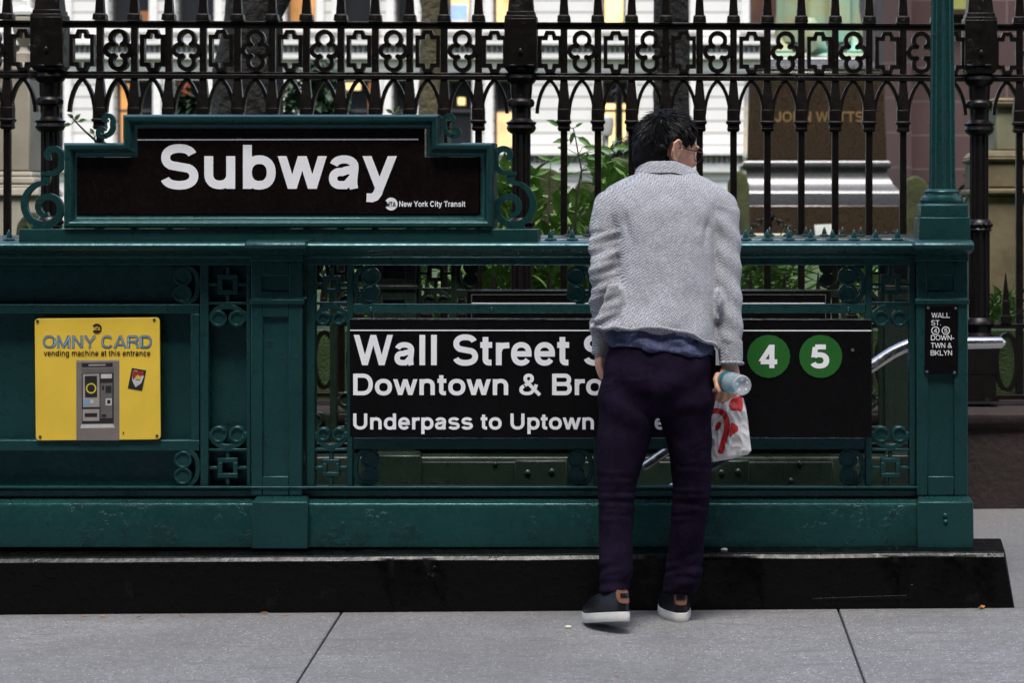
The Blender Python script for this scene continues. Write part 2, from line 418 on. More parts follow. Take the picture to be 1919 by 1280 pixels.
n4 = add_noise(t, 5, 3, .5, tc, (1, 4, 1))
base = mixc(t, ramp(t, n4.outputs[0], [(.60, 0.), (.70, .8)]), base, (.14, .14, .143))
gum = t.nodes.new('ShaderNodeTexVoronoi'); gum.inputs['Scale'].default_value = 2.3; t.links.new(mixc(t, .03, tc, n3.outputs['Color']), gum.inputs['Vector'])
mg = t.nodes.new('ShaderNodeMath'); mg.operation = 'MULTIPLY'
t.links.new(ramp(t, gum.outputs['Distance'], [(.05, .75), (.075, 0.)]), mg.inputs[0]); t.links.new(ramp(t, gum.outputs['Color'], [(.4, 0.), (.42, 1.)]), mg.inputs[1])
base = mixc(t, mg.outputs[0], base, (.085, .083, .083))
sy = t.nodes.new('ShaderNodeSeparateXYZ'); t.links.new(tc, sy.inputs[0])         # trodden dirt along the foot of the kerb
dn = t.nodes.new('ShaderNodeMath'); dn.operation = 'MULTIPLY_ADD'; t.links.new(n1.outputs[0], dn.inputs[0]); dn.inputs[1].default_value = .5; t.links.new(sy.outputs[1], dn.inputs[2])
KY = 8.0-(1.5+10.6)/2+.25                        # the kerb line in the slab's own coordinates
base = mixc(t, ramp(t, mth0(t, dn.outputs[0], KY), [(.38, 0.), (.5, .42), (.53, .5)]), base, (.105, .098, .086))
n5 = add_noise(t, .9, 5, .65, tc); base = mixc(t, ramp(t, n5.outputs[0], [(.45, 0.), (.62, .38)]), base, (.10, .096, .092))
t.links.new(base, b.inputs['Base Color']); b.inputs['Roughness'].default_value = .72
bump(t, b, n2.outputs[0], .35, .003)
G['pavement'] = m
G['joint'] = mat('joint_dirt', (.03, .03, .03), .9)
G['soil'] = mat('ground_soil', (.05, .045, .04), .9)
G['lawn'] = mat('lawn', (.04, .075, .02), .9, var=.5, vs=9, bst=.5, bs=90, bd=.02)
G['street'] = mat('asphalt', (.05, .05, .052), .8, bst=.4, bs=200)
mb = MB(); mb.box(-250, 250, -200, 350, -4.3, -3.9); mb.build('ground', G['soil'], kind='structure')
mb = MB(); mb.box(-80, 80, -16, 1.5, -.55, -.15); mb.build('road', G['street'], kind='structure')
SL = .0068                                       # the pavement climbs a little towards the right
def slab(mb, pts, z=0.0, th=.12):
    a = [(x, y, z+SL*(x+.3)+max(0, y-8)*.02) for x, y in pts]; n = len(a)
    vs = a+[(x, y, zz-th) for x, y, zz in a]
    mb.add(vs, [tuple(range(n)), tuple(range(2*n-1, n-1, -1))]+[(i, i+n, (i+1) % n+n, (i+1) % n) for i in range(n)])
XJ = [-15.4, -12.3, -9.2, -6.1, -3.0, None, None, 2.25, 5.3, 8.4]
def xl(Y): return -1.0893 + (8-Y)*.030          # the two joints the photograph shows
def xr(Y): return .5723 + (8-Y)*-.011
edges = [lambda Y, k=k: xl(Y)-1.66*k for k in range(9, 0, -1)]+[xl, xr]+[lambda Y, k=k: xr(Y)+1.66*k for k in range(1, 9)]
mb = MB(); g = .0032
for a, b_ in zip(edges[:-1], edges[1:]):
    for y0, y1 in ((1.5, 3.05), (3.05, 4.7), (4.7, 6.35), (6.35, 8.0)):
        slab(mb, [(a(y0)+g, y0+g), (b_(y0)-g, y0+g), (b_(y1)-g, y1-g), (a(y1)+g, y1-g)])
for x0, x1 in ((1.13, 1.95), (1.95, 3.6), (3.6, 6.9), (6.9, 12)):
    slab(mb, [(x0+g, 8+g), (x1-g, 8+g), (x1-g, 10.6-g), (x0+g, 10.6-g)])
slab(mb, [(-16, 10.02), (1.2, 10.02), (1.2, 10.6), (-16, 10.6)])
mb.build('pavement', G['pavement'], bevel=.004, kind='structure')
mb = MB(); slab(mb, [(-16, 1.5), (13.8, 1.5), (13.8, 8.02), (-16, 8.02)], -.012, .3); slab(mb, [(1.1, 8.02), (13.8, 8.02), (13.8, 10.6), (1.1, 10.6)], -.012, .3)
mb.build('pavement_bed', G['joint'], kind='structure')
mb = MB()                                        # the stair going down to the left
for k in range(14): mb.box(.9-.29*(k+1), .9-.29*k, 8.32, 9.6, -3.2, -.02-.17*(k+1))
mb.box(-16, .9-.29*14, 8.32, 9.6, -3.4, -2.6)
mb.box(-16, 1.2, 8.1, 8.32, -3.4, -.02); mb.box(-16, 1.2, 9.6, 9.9, -3.4, -.02); mb.box(.9, 1.2, 8.32, 9.6, -3.3, -.02)
mb.build('stair_pit', mat('stair_concrete', (.07, .07, .065), .8), kind='structure')
mb = MB(); mb.add([(-60, 10.8, .80), (60, 10.8, .80), (60, 20, 1.0), (-60, 20, 1.0), (60, 84, 1.0), (-60, 84, 1.0), (-60, 84, -.4), (60, 84, -.4), (60, 10.8, -.4), (-60, 10.8, -.4)],
                  [(0, 1, 2, 3), (3, 2, 4, 5), (5, 4, 7, 6), (6, 7, 8, 9), (1, 0, 9, 8)])
mb.build('lawn', G['lawn'], smooth=0, kind='structure')

# the street front across the road, behind the viewer: it shades the railing and is what the gloss reflects
mb = MB(); mb.box(-70, 90, -22, -17, -.15, 46)
mb.build('office_block', mat('grimy_street_front', (.055, .048, .042), .8, var=.5, vs=.4, bst=0), smooth=0, label='tall dark office block on the far side of the road behind the viewer', cat='building')

# ---------------------------------------------------------------- painted plinth of the stair opening
mb = MB()
xa, xb = -4.2, P(1885, 1040, 8).x
zt = .1875
prof_n = 60; vs = []; fs = []
ys = [8.0, 8.0+.012, 8.03, 8.30]
for i in range(prof_n+1):
    x = xb-.025 if i == prof_n-1 else xa+(xb-xa)*i/prof_n; dz = SL*(x+.3); w = noise.noise(Vector((x*3, 1, 0)))*.004
    e = .045*max(0, 1-(prof_n-i)/1.0) if i == prof_n else 0
    vs += [(x+(.032 if i == prof_n else 0), 7.992, dz-.02), (x, 8.0+w*.4, zt+dz*.9-.016+w), (x, 8.014+w, zt+dz*.9+w*.8), (x+(.022 if i >= prof_n-1 else 0), 8.27, zt+.010+dz*.9+w*.5), (x+(.03 if i == prof_n else 0), 8.27, dz-.02)]
for i in range(prof_n):
    for j in range(5):
        fs.append((i*5+j, (i+1)*5+j, (i+1)*5+(j+1) % 5, i*5+(j+1) % 5))
fs += [(0, 1, 2, 3, 4), tuple(prof_n*5+j for j in (4, 3, 2, 1, 0))]
mb.add(vs, fs)
kerb = thing('stair_kerb', 'black painted stone kerb carrying the green subway railing', 'kerb', (-1.5, 8.0, 0))
mb.build('front_kerb', G['black_paint'], kerb, bevel=.006)
mb = MB(); mb.box(-4.2, P(1800, 0, 9.6).x, 9.6, 9.98, -.05, .19); mb.build('back_kerb', G['black_paint'], kerb, bevel=.012)
mb = MB(); mb.prism([(1520, 1122), (1700, 1116), (1706, 1096), (1712, 1096), (1711, 1124), (1522, 1128)], 7.992, 8.01)
mb.build('cracked_edge', G['black_paint'], kerb, bevel=.002)
# ================================================================ GREEN RAILING
def profile_beam(mb, px0, px1, pts, dyw=0.0):
    """beam along x through (Y, py) profile points"""
    pr = [(Y+mb.dy, P(0, py, Y).z) for Y, py in pts]
    d = mb.dy; mb.dy = 0
    mb.extr(pr, P(px0, 0, 8.2).x, P(px1, 0, 8.2).x); mb.dy = d
CAP = [(8.10, 466), (8.092, 461), (8.098, 456.5), (8.115, 453.5), (8.15, 452), (8.34, 448), (8.352, 454), (8.34, 470), (8.29, 478), (8.17, 478), (8.15, 475), (8.115, 472)]
FRIEZE = [(8.165, 478), (8.27, 478), (8.27, 497), (8.18, 497), (8.18, 482)]
SILL = [(8.14, 914), (8.145, 911.5), (8.27, 909), (8.27, 932), (8.175, 932), (8.172, 919), (8.145, 917)]
BASE = [(8.175, 931), (8.165, 934), (8.13, 944), (8.124, 952), (8.124, 1027), (8.28, 1027), (8.28, 931)]
def arc(cx, cy, r, a0, a1, n=12, ry=None):
    return [(cx+r*math.cos(R(a0+(a1-a0)*i/n)), cy+(ry or r)*math.sin(R(a0+(a1-a0)*i/n))) for i in range(n+1)]
def disc(mb, cx, cy, r, Y0, Y1): mb.prism(arc(cx, cy, r, 0, 360, 20)[:-1], Y0, Y1)
def curl_pair(mb, cx, y_edge, up, hw=35):
    """two scroll ends under (or over) one arched bar"""
    s = 1 if up else -1
    r_ = (hw-2.5)/2
    for k in (-1, 1):
        disc(mb, cx+k*(r_+1), y_edge+s*28, r_, 8.188, 8.225); mb.ribbon(arc(cx+k*(r_+1), y_edge+s*28, r_-3.5, 20, 330, 16), 2.4, 8.182, 8.2)
    mb.ribbon(arc(cx, y_edge+s*33, hw-3, 180, 360, 18, 28) if up else arc(cx, y_edge-33, hw-3, 0, 180, 18, 28), 5, 8.184, 8.22)
def fret_square(mb, x0, x1, y0, y1):
    w, h = x1-x0, y1-y0; cx, cy = (x0+x1)/2, (y0+y1)/2; Y = (8.186, 8.22)
    a, b_ = w*.265, w*.14
    for q in ((cx-a, cx+a, cy-a, cy-b_), (cx-a, cx+a, cy+b_, cy+a), (cx-a, cx-b_, cy-b_, cy+b_), (cx+b_, cx+a, cy-b_, cy+b_)): mb.pb(*q, *Y)
    for q in ((cx-3.5, cx+3.5, y0, cy-a), (cx-3.5, cx+3.5, cy+a, y1), (x0, cx-a, cy-3, cy+3), (cx+a, x1, cy-3, cy+3)): mb.pb(*q, Y[0]+.003, Y[1])
def side_scroll(mb, x_stile, y0, y1, d):
    """a 3-shaped scroll bulging from a stile; d = +1 to the right"""
    r = (y1-y0)/4+1.5; cx = x_stile+d*(r+14)
    for cy in (y0+r, y1-r):
        disc(mb, cx, cy, r-1, 8.192, 8.225); mb.ribbon(arc(cx, cy, r-4, 200, 520, 16), 2.2, 8.187, 8.2)
    mb.ribbon([(cx+(x_stile+d*4-cx)*math.cos(R(k))**.55, y0+3+(y1-y0-6)*(.5+.5*math.sin(R(k)))) for k in range(-90, 91, 12)], 4.5, 8.19, 8.22)
def ornament_column(mb_s, x0, x1):
    fret_square(mb_s, x0, x1, 500, 566); mb_s.pb(x0, x1, 566, 571, 8.184, 8.23)
    curl_pair(mb_s, (x0+x1)/2, 569, True, (x1-x0)/2); curl_pair(mb_s, (x0+x1)/2, 843, False, (x1-x0)/2)
    mb_s.pb(x0, x1, 841, 846, 8.184, 8.23); fret_square(mb_s, x0, x1, 846, 909)
def bolts(mb, pts, Y, r=.009):
    for x, y in pts:
        p = P(x, y, Y); mb.lathe(p.x, 0, [(r, 0)], 3) if 0 else mb.ball((p.x, Y+.002, p.z), (r, r*.9, r), 10, 6)
def railing_pillar(name, cx, parent, dy, right=False, gm_=None):
    """square post: base block, panelled shaft, collar, panelled head, cap"""
    gm_ = gm_ or G['green']; k = cx-518; o = MB(dy); x = lambda v: v+k
    if not right:
        o.pb(x(470), x(567), 567, 931, 8.158, 8.33)
    else:
        o.pb(x(470), x(567), 567, 931, 8.158, 8.33)
    shaft = o.build('post', gm_, parent, bevel=.003)
    def sub(mb, nm, bev=.003): return mb.build(nm, gm_, shaft, bevel=bev)
    s = MB(dy)
    a, b_, d = P(x(476), 931, 8.13), P(x(571), 938, 8.10), P(x(472), 1029, 8.095)
    s.frust(P(x(471.5), 0, 8.1).x, P(x(577.5), 0, 8.1).x, 8.095, 8.37, P(0, 1029, 8.1).z, P(x(472), 0, 8.1).x, P(x(577), 0, 8.1).x, 8.098, 8.365, P(0, 941, 8.1).z)
    s.frust(P(x(472), 0, 8.1).x, P(x(577), 0, 8.1).x, 8.098, 8.365, P(0, 941, 8.1).z, P(x(477), 0, 8.1).x, P(x(571), 0, 8.1).x, 8.145, 8.35, P(0, 932, 8.12).z)
    sub(s, 'base_block')
    s = MB(dy)                                    # sunk panel: a frame of four raised borders
    y0 = 594 if not right else 590
    for q in ((x(470.5), x(492), 567, 929), (x(541), x(566.5), 567, 929), (x(492), x(541), 567, y0), (x(492), x(541), 893, 929)): s.pb(*q, 8.146, 8.16)
    sub(s, 'panel_frame')
    s = MB(dy); s.pb(x(468), x(570), 561, 570, 8.138, 8.34); s.pb(x(470), x(568), 558.5, 561, 8.143, 8.335); sub(s, 'collar', .004)
    s = MB(dy); s.pb(x(470), x(567), 490, 559, 8.158, 8.33)
    for q in ((x(470.5), x(490), 490, 559), (x(541), x(566.5), 490, 559), (x(490), x(541), 490, 517), (x(490), x(541), 546, 559)): s.pb(*q, 8.146, 8.16)
    s.pb(x(468), x(568), 476, 490, 8.137, 8.34); sub(s, 'head_panel')
    s = MB(dy)
    e0, e1 = P(x(458 if not right else 464), 0, 8.06).x, P(x(574 if not right else 579), 0, 8.06).x
    pr = [(8.13, 477), (8.10, 474), (8.068, 469), (8.055, 463), (8.058, 456), (8.07, 452), (8.10, 449.5), (8.4, 446), (8.41, 455), (8.40, 470), (8.36, 477)]
    s.extr([(Y, P(0, py, Y).z) for Y, py in pr], e0, e1); sub(s, 'cap', .012)
    return shaft
def make_railing(name, label, loc, dy, pillars, front):
    t_ = thing(name, label, 'railing', loc)
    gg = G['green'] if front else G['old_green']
    b = lambda m_, nm, bev=.003, **k: m_.build(nm, gg, t_, bevel=bev, **k)
    L, RR = -420, (1716 if front else 1790)
    o = MB(dy); profile_beam(o, L, RR, CAP); cap = b(o, 'handrail_cap', .003)
    o = MB(dy); profile_beam(o, L, RR, FRIEZE); b(o, 'frieze')
    o = MB(dy); profile_beam(o, L, RR, SILL); b(o, 'sill')
    o = MB(dy); profile_beam(o, L, RR, BASE); o.build('base_beam', G['worn_green'] if front else gg, t_, bevel=.003)
    for i, px in enumerate(pillars): railing_pillar('post', px, t_, dy, front and i == 1, gg)
    o = MB(dy); sc = MB(dy); st = MB(dy)
    lft = (390, 465) if front else (514, 588); rgt = (590, 655) if front else (700, 768)
    if front:
        o = MB(dy); o.pb(L, 468, 497, 912, 8.245, 8.26); b(o, 'closed_panel')
        o = MB(dy)
        for q in ((L, 374, 570, 588), (L, 374, 825, 846), (357, 374, 588, 825)): o.pb(*q, 8.19, 8.25)
        b(o, 'board_frame')
    for i, (x0, x1) in enumerate(((375, 391), (462, 470))) if front else enumerate(((498, 514), (588, 600))):
        o = MB(dy); o.pb(x0, x1, 496, 912, 8.18, 8.235); b(o, 'stile')
    for x0, x1 in (((574, 590), (650, 661), (1112, 1124), (1622, 1634), (1704, 1716)) if front else ((684, 700), (768, 780), (1180, 1192), (1640, 1650), (1722, 1735))):
        o = MB(dy); o.pb(x0, x1, 496, 912, 8.18, 8.235); b(o, 'stile')
    for x0, x1 in ((391, 462), (590, 650), (1634, 1704)) if front else ((514, 588), (700, 768), (1650, 1722)):
        xm = (x0+x1)/2; hw_ = (x1-x0)/2
        for y0, y1 in ((500, 566), (846, 909)): o = MB(dy); fret_square(o, x0, x1, y0, y1); b(o, 'fret_square', .0015)
        for y0, y1 in ((566, 571), (841, 846)): o = MB(dy); o.pb(x0, x1, y0, y1, 8.184, 8.23); b(o, 'cross_bar', .0015)
        for ye, up in ((569, True), (843, False)): o = MB(dy); curl_pair(o, xm, ye, up, hw_); b(o, 'scroll_pair', .0015)
    for xs, d in (((375, -1), (661, 1), (1112, -1), (1124, 1), (1622, -1)) if front else ((498, -1), (780, 1), (1180, -1), (1192, 1), (1640, -1))):
        for y0, y1 in ((499, 569), (844, 911)):
            o = MB(dy); side_scroll(o, xs, y0, y1, d); b(o, 'scroll_bracket', .0015)
    x0, x1 = (661, 1622) if front else (780, 1640)
    o = MB(dy); o.pb(x0, x1, 570, 587, 8.178, 8.225); b(o, 'upper_bar', .002)
    for q in ((695, 579), (921, 579), (1590, 579)) if front else (): o = MB(dy); bolts(o, [q], 8.178); b(o, 'rivet', 0)
    o = MB(dy); o.pb(x0, x1, 822, 842, 8.19, 8.225); b(o, 'lower_bar', .002)
    # spikes along the cap
    s = MB(dy); c = P(1032.0, 0, 8.22).x; zc = P(0, 450.5, 8.22).z
    s.lathe(c, 8.22, [(.021, zc-.004), (.021, zc+.004), (.017, zc+.007), (.0105, zc+.009), (.0095, zc+.018), (.0055, zc+.030), (.0022, zc+.037), (.0008, zc+.0385)], 12)
    s0 = s.build('spike', gg, t_)
    for k in range(-26, 17):
        px = 1032+40.6*k
        if k == 0 or (front and (30 < px < 1012)) or px > 1700 or (front and abs(px-520) < 60): continue
        if not front and (0 < px < 1010): continue
        dup(s0, dx=P(px, 0, 8.22).x-c)
    return t_
rail = make_railing('subway_railing', 'green cast iron railing on the black kerb behind the man', (-1.2, 8.2, .19), 0, (518,), True)
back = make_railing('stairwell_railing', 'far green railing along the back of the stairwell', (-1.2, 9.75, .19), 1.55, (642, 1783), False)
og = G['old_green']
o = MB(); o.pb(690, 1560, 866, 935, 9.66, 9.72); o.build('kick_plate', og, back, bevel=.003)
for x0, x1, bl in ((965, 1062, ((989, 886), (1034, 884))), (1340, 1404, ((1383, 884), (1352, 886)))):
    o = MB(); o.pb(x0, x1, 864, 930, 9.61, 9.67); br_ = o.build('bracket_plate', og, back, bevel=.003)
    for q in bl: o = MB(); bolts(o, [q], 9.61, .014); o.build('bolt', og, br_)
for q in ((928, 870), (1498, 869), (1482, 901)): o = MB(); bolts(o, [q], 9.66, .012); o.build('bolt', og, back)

# ---------------------------------------------------------------- the lamp column at the entrance
lamp = thing('lamp_post', 'green square entrance post carrying a fluted lamp column', 'lamp post', (P(1766, 0, 8.24).x, 8.24, .2))
railing_pillar('post', 1765, lamp, 0, True)
for q in ((1771, 967), (1772, 979)): o = MB(); bolts(o, [q], 8.097, .010); o.build('bolt', G['green'], lamp)
o = MB(); cxl = P(1765, 0, 8.24).x
def sq(o, h0, h1, py0, py1, Yc=8.24): o.frust(cxl-h0, cxl+h0, Yc-h0, Yc+h0, P(0, py1, Yc).z, cxl-h1, cxl+h1, Yc-h1, Yc+h1, P(0, py0, Yc).z)
pxm = 8.24/F
sq(o, 47.5*pxm, 47*pxm, 407, 450); sq(o, 44*pxm, 43.5*pxm, 384, 406); sq(o, 41*pxm, 41*pxm, 381.5, 384)
o.build('plinth', G['green'], lamp, bevel=.004)
z = lambda py: P(0, py, 8.24).z
o = MB(); o.lathe(cxl, 8.24, [(38*pxm, z(383)), (40*pxm, z(379)), (40.5*pxm, z(374)), (38.5*pxm, z(369)), (33*pxm, z(366)), (32*pxm, z(362)), (33*pxm, z(359)), (31*pxm, z(356)), (26*pxm, z(353.5))], 40); o.build('column_base', G['green'], lamp)
o = MB(); o.lathe(cxl+.002, 8.24, [(25.5*pxm, z(357)), (24.5*pxm, z(330)), (23.5*pxm, z(200)), (21*pxm, z(0)), (19.5*pxm, 2.75)], 96, .17, 12); o.build('fluted_shaft', G['green'], lamp, smooth=50)
o = MB(); o.lathe(cxl+.002, 8.24, [(.045, 2.73), (.07, 2.77), (.07, 2.82), (.10, 2.86), (.10, 2.9)], 24); o.build('capital', G['green'], lamp)
o = MB(); o.ball((cxl+.002, 8.24, 3.07), .19, 24, 16); o.build('globe', mat('milk_glass', (.7, .72, .68), .2, bst=0), lamp)

# ================================================================ SIGNS
sub = thing('subway_sign', 'large stepped black sign reading Subway in a green frame', 'sign', P(521, 457, 8.16))
outer = [(118, 428), (118, 267), (229, 267), (229, 214), (823, 214), (823, 267), (925, 267), (925, 428)]
inner = [(146, 402), (146, 293), (257, 293), (257, 240), (797, 240), (797, 293), (899, 293), (899, 402)]
o = MB(); n = len(outer)
def inset(k):                                   # between outer (0) and inner (1)
    return [(a[0]+(b_[0]-a[0])*k, a[1]+(b_[1]-a[1])*k) for a, b_ in zip(outer, inner)]
rings = []
for k, Y in ((0, 8.30), (0, 8.135), (.06, 8.122), (.18, 8.112), (.34, 8.112), (.5, 8.12), (.66, 8.145), (.8, 8.152), (1.0, 8.155), (1.0, 8.175)):
    rings.append([(P(x, y, 8.12).x, Y, P(x, y, 8.12).z) for x, y in inset(k)])
vs = [p for r in rings for p in r]; fs = []
for i in range(len(rings)-1):
    for j in range(n): fs.append((i*n+j, i*n+(j+1) % n, (i+1)*n+(j+1) % n, (i+1)*n+j))
o.add(vs, fs); o.build('frame', G['green'], sub, smooth=50)
o = MB(); o.prism([(140, 405), (140, 296), (255, 296), (255, 239), (790, 239), (790, 294), (902, 294), (902, 405)], 8.172, 8.24); o.build('backing', G['sign_black'], sub)
o = MB(); o.prism([(144, 401.5), (144, 294.5), (258, 294.5), (258, 241), (795.5, 240.5), (795.5, 294), (898, 294), (898, 401)], 8.150, 8.171); bd = o.build('board', mat('brown_black_sign_face', (.0065, .0035, .0032), .24, bst=.02, spec=.25), sub, bevel=.0015)
o = MB(); o.prism([(257, 260.2), (784, 259.4), (784, 262), (257, 262.8)], 8.1482, 8.149); o.build('rule_line', G['letter'], bd)
def ltext(s, w, x0, x1, yc, yb, Y, par, mt='letter', **k):
    o = MB(); o.text(s, w, x0, x1, yc, yb, Y, .003, **k); return o.build('lettering', G[mt], par, smooth=0, fix=False)
ltext('Subway', .205, 302, 744, 271, 353.5, 8.15, bd)
ltext('New York City Transit', .2, 748, 872, 376.6, 387, 8.15, bd)
def mta_badge(par, cx, cy, r, Y, m1, m2):
    o = MB(); o.prism(arc(cx, cy, r, -150, 150, 24)+[(cx-r*.35, cy+r*.1), (cx-r*.55, cy-r*.1)], Y-.0024, Y-.0012); d_ = o.build('badge', m1, par)
    o = MB(); o.text('MTA', .2, cx-r*.74, cx+r*.74, cy-r*.36, cy+r*.42, Y-.0024, .002); o.build('badge_lettering', m2, d_, smooth=0, fix=False)
mta_badge(bd, 733, 382, 12, 8.15, G['letter'], G['sign_black'])
o = MB(); o.pb(35, 1008, 429, 456, 8.125, 8.31); o.build('base_plate', G['green'], sub, bevel=.003)
def spiral(cx, cy, r0, r1, a0, a1, n=26): return [(cx+(r0+(r1-r0)*i/n)*math.cos(R(a0+(a1-a0)*i/n)), cy+(r0+(r1-r0)*i/n)*math.sin(R(a0+(a1-a0)*i/n))) for i in range(n+1)]
def open_smooth(p, n=4):
    out = []; k = len(p)
    for i in range(k-1):
        a, b_, c_, d = p[max(0, i-1)], p[i], p[i+1], p[min(k-1, i+2)]
        for s_ in range(n):
            q = s_/n; out.append(tuple(.5*(2*b_[j]+(-a[j]+c_[j])*q+(2*a[j]-5*b_[j]+4*c_[j]-d[j])*q*q+(-a[j]+3*b_[j]-3*c_[j]+d[j])*q**3) for j in (0, 1)))
    return out+[p[-1]]
def mir(p): return [(1043-x, y) for x, y in p]
big = [spiral(946, 296, 6, 19, -150, -430+360-360+0, 1)]
up1 = spiral(947, 292, 4, 19, 60, -180, 24)+[(928, 303), (930, 313), (938, 321), (950, 325), (967, 324)]
lo1 = [(958, 342), (975, 345), (990, 357), (998, 374), (997, 394), (987, 411), (968, 420), (948, 418), (934, 405), (931, 388), (938, 374), (952, 368), (966, 373), (972, 385), (970, 396), (962, 403), (953, 401)]
jn = [(960, 322), (956, 334), (958, 344)]
sm = spiral(843, 224, 4, 11, 60, -200, 18)+[(833, 232), (833, 240), (838, 249), (846, 254)]+spiral(852, 246, 10, 4, 120, -160, 16)
for m_ in (lambda p: p, mir):
    o = MB(); w = lambda pts, a, b_: [a+(b_-a)*min(1, i/14, (len(pts)-1-i)/14) for i in range(len(pts))]
    up_, lo_, sm_ = (m_(open_smooth(q)) for q in (up1, lo1, sm)); o.ribbon(up_, w(up_, 3.5, 5.6), 8.185, 8.212); o.ribbon(m_(jn), 7, 8.187, 8.21); o.ribbon(lo_, w(lo_, 4, 6), 8.185, 8.212)
    o.build('scroll', G['green'], sub, smooth=50, bevel=.001)
    o = MB(); o.ribbon(sm_, w(sm_, 2.5, 4.2), 8.185, 8.212); o.build('scroll', G['green'], sub, smooth=50, bevel=.001)
    o = MB(); a = [(955, 421), (980, 421), (984, 429), (948, 429)]; o.prism(m_(a), 8.18, 8.22); o.build('scroll_foot', G['green'], sub)

ws = thing('station_sign', 'long black sign reading Wall Street with two green route discs', 'sign', P(1144, 820, 8.12))
o = MB(); o.prism([(655, 599), (1633, 600.5), (1634, 820), (656, 819)], 8.10, 8.168); bd = o.build('board', G['sign_black'], ws, bevel=.0015)
o = MB(); o.prism([(656, 618), (1633, 618.6), (1633, 620.8), (656, 620.2)], 8.0982, 8.099); o.build('rule_line', G['letter'], bd)
o = MB(); o.prism([(655, 597.6), (1633, 599.2), (1633, 600.4), (655, 598.9)], 8.098, 8.17); o.build('trim', G['steel'], ws)  # bright steel strip added to imitate light along the board's top edge
ltext('Wall Street Station', .2, 663, 1352, 627.5, 684.5, 8.10, bd)
ltext('Downtown & Brooklyn', .2, 662, 1283, 700.5, 740.5, 8.10, bd)
ltext('Underpass to Uptown', .2, 662, 1113, 775, 805, 8.10, bd)
ltext('Line', .2, 1166, 1247, 775, 805, 8.10, bd)
for s_, cx in (('4', 1440.5), ('5', 1538)):
    o = MB(); disc(o, cx, 668, 40.5, 8.097, 8.099); d_ = o.build('route_disc', G['route_green'], ws)
    o = MB(); o.text(s_, .22, cx-19, cx+16, 646, 690, 8.097, .002); o.build('numeral', G['letter'], d_, smooth=0, fix=False)
o = MB(); disc(o, 1598, 656, 3, 8.094, 8.1); o.build('bolt', G['screw'], ws)
# the sign of the far railing, seen between the bars
bs = thing('railing_sign', 'dark framed sign on the far side of the stairwell', 'sign', P(1215, 700, 9.62))
o = MB(); o.pb(875, 1557, 544.5, 760, 9.60, 9.65); bd = o.build('board', G['sign_black'], bs, bevel=.002)
o = MB()
for q in ((883, 1548, 551.5, 553), (883, 884.5, 553, 750), (1546.5, 1548, 553, 750)): o.pb(*q, 9.598, 9.6)
o.build('inner_edge', mat('worn_grey_edge', (.09, .085, .08), .5), bd)
o = MB(); o.pb(884, 1546, 567.5, 569.5, 9.598, 9.6); o.build('rule_line', G['letter'], bd)

# yellow plate
vp = thing('vending_notice', 'yellow metal notice for a fare card vending machine', 'sign', P(183, 826, 8.18))
o = MB(); pl = []
for cx, cy, a0 in ((72, 604, 180), (292, 602, 270), (294, 817, 0), (74, 819, 90)): pl += arc(cx, cy, 7, a0, a0+90, 5)
o.prism(pl, 8.180, 8.189); pt = o.build('plate', G['yellow'], vp, bevel=.001)
YP = 8.180
mta_badge(pt, 181.5, 615.5, 9, YP, G['ink'], G['yellow'])
o = MB(); o.text('OMNY CARD', .2, 80, 285, 628.5, 653, YP, .0004); ol = o.build('lettering', G['blue_ink'], pt, smooth=0, fix=False)
o = MB(); o.text('OMNY CARD', .125, 81.3, 283.7, 629.8, 652, YP, .0022); o.build('inline_lettering', G['pale_ink'], ol, smooth=0, fix=False)
o = MB(); o.text('OMNY CARD', .045, 82.5, 282.5, 631, 650.8, YP, .0040); o.build('inline_lettering', G['blue_ink'], ol, smooth=0, fix=False)
ltext('vending machine at this entrance', .19, 82, 282, 656.5, 667, YP, pt, 'ink')
for x, y in ((70, 602), (289, 599.5), (75, 819), (294, 817), (231, 811)):
    o = MB(); disc(o, x, y, 2.6 if x != 231 else 1.3, YP-.003, YP); o.build('screw', G['rust'], vp)
def flat(px, mtl, lay, par, nm='picture_piece'):
    o = MB(); o.prism(px, YP-.0006*lay-.0004, YP-.0006*lay); return o.build(nm, mtl, par)
def rc(x0, y0, x1, y1): return [(x0, y0), (x1, y0), (x1, y1), (x0, y1)]
gm = {k: mat('print_'+k, c, .45, bst=0, var=.12, vs=14) for k, c in dict(grey=(.19, .165, .15), pale=(.34, .31, .29), dark=(.018, .016, .016), mid=(.13, .12, .115), white=(.55, .54, .53), blue=(.2, .34, .5), yellow=(.6, .5, .04), red=(.35, .02, .02)).items()}
pic = flat(rc(143, 675, 223.5, 825.5), gm['grey'], 1, pt, 'machine_picture')
K = 310/1526
z_ = lambda l: [(20+x*K, 580+y*K) for x, y in l]
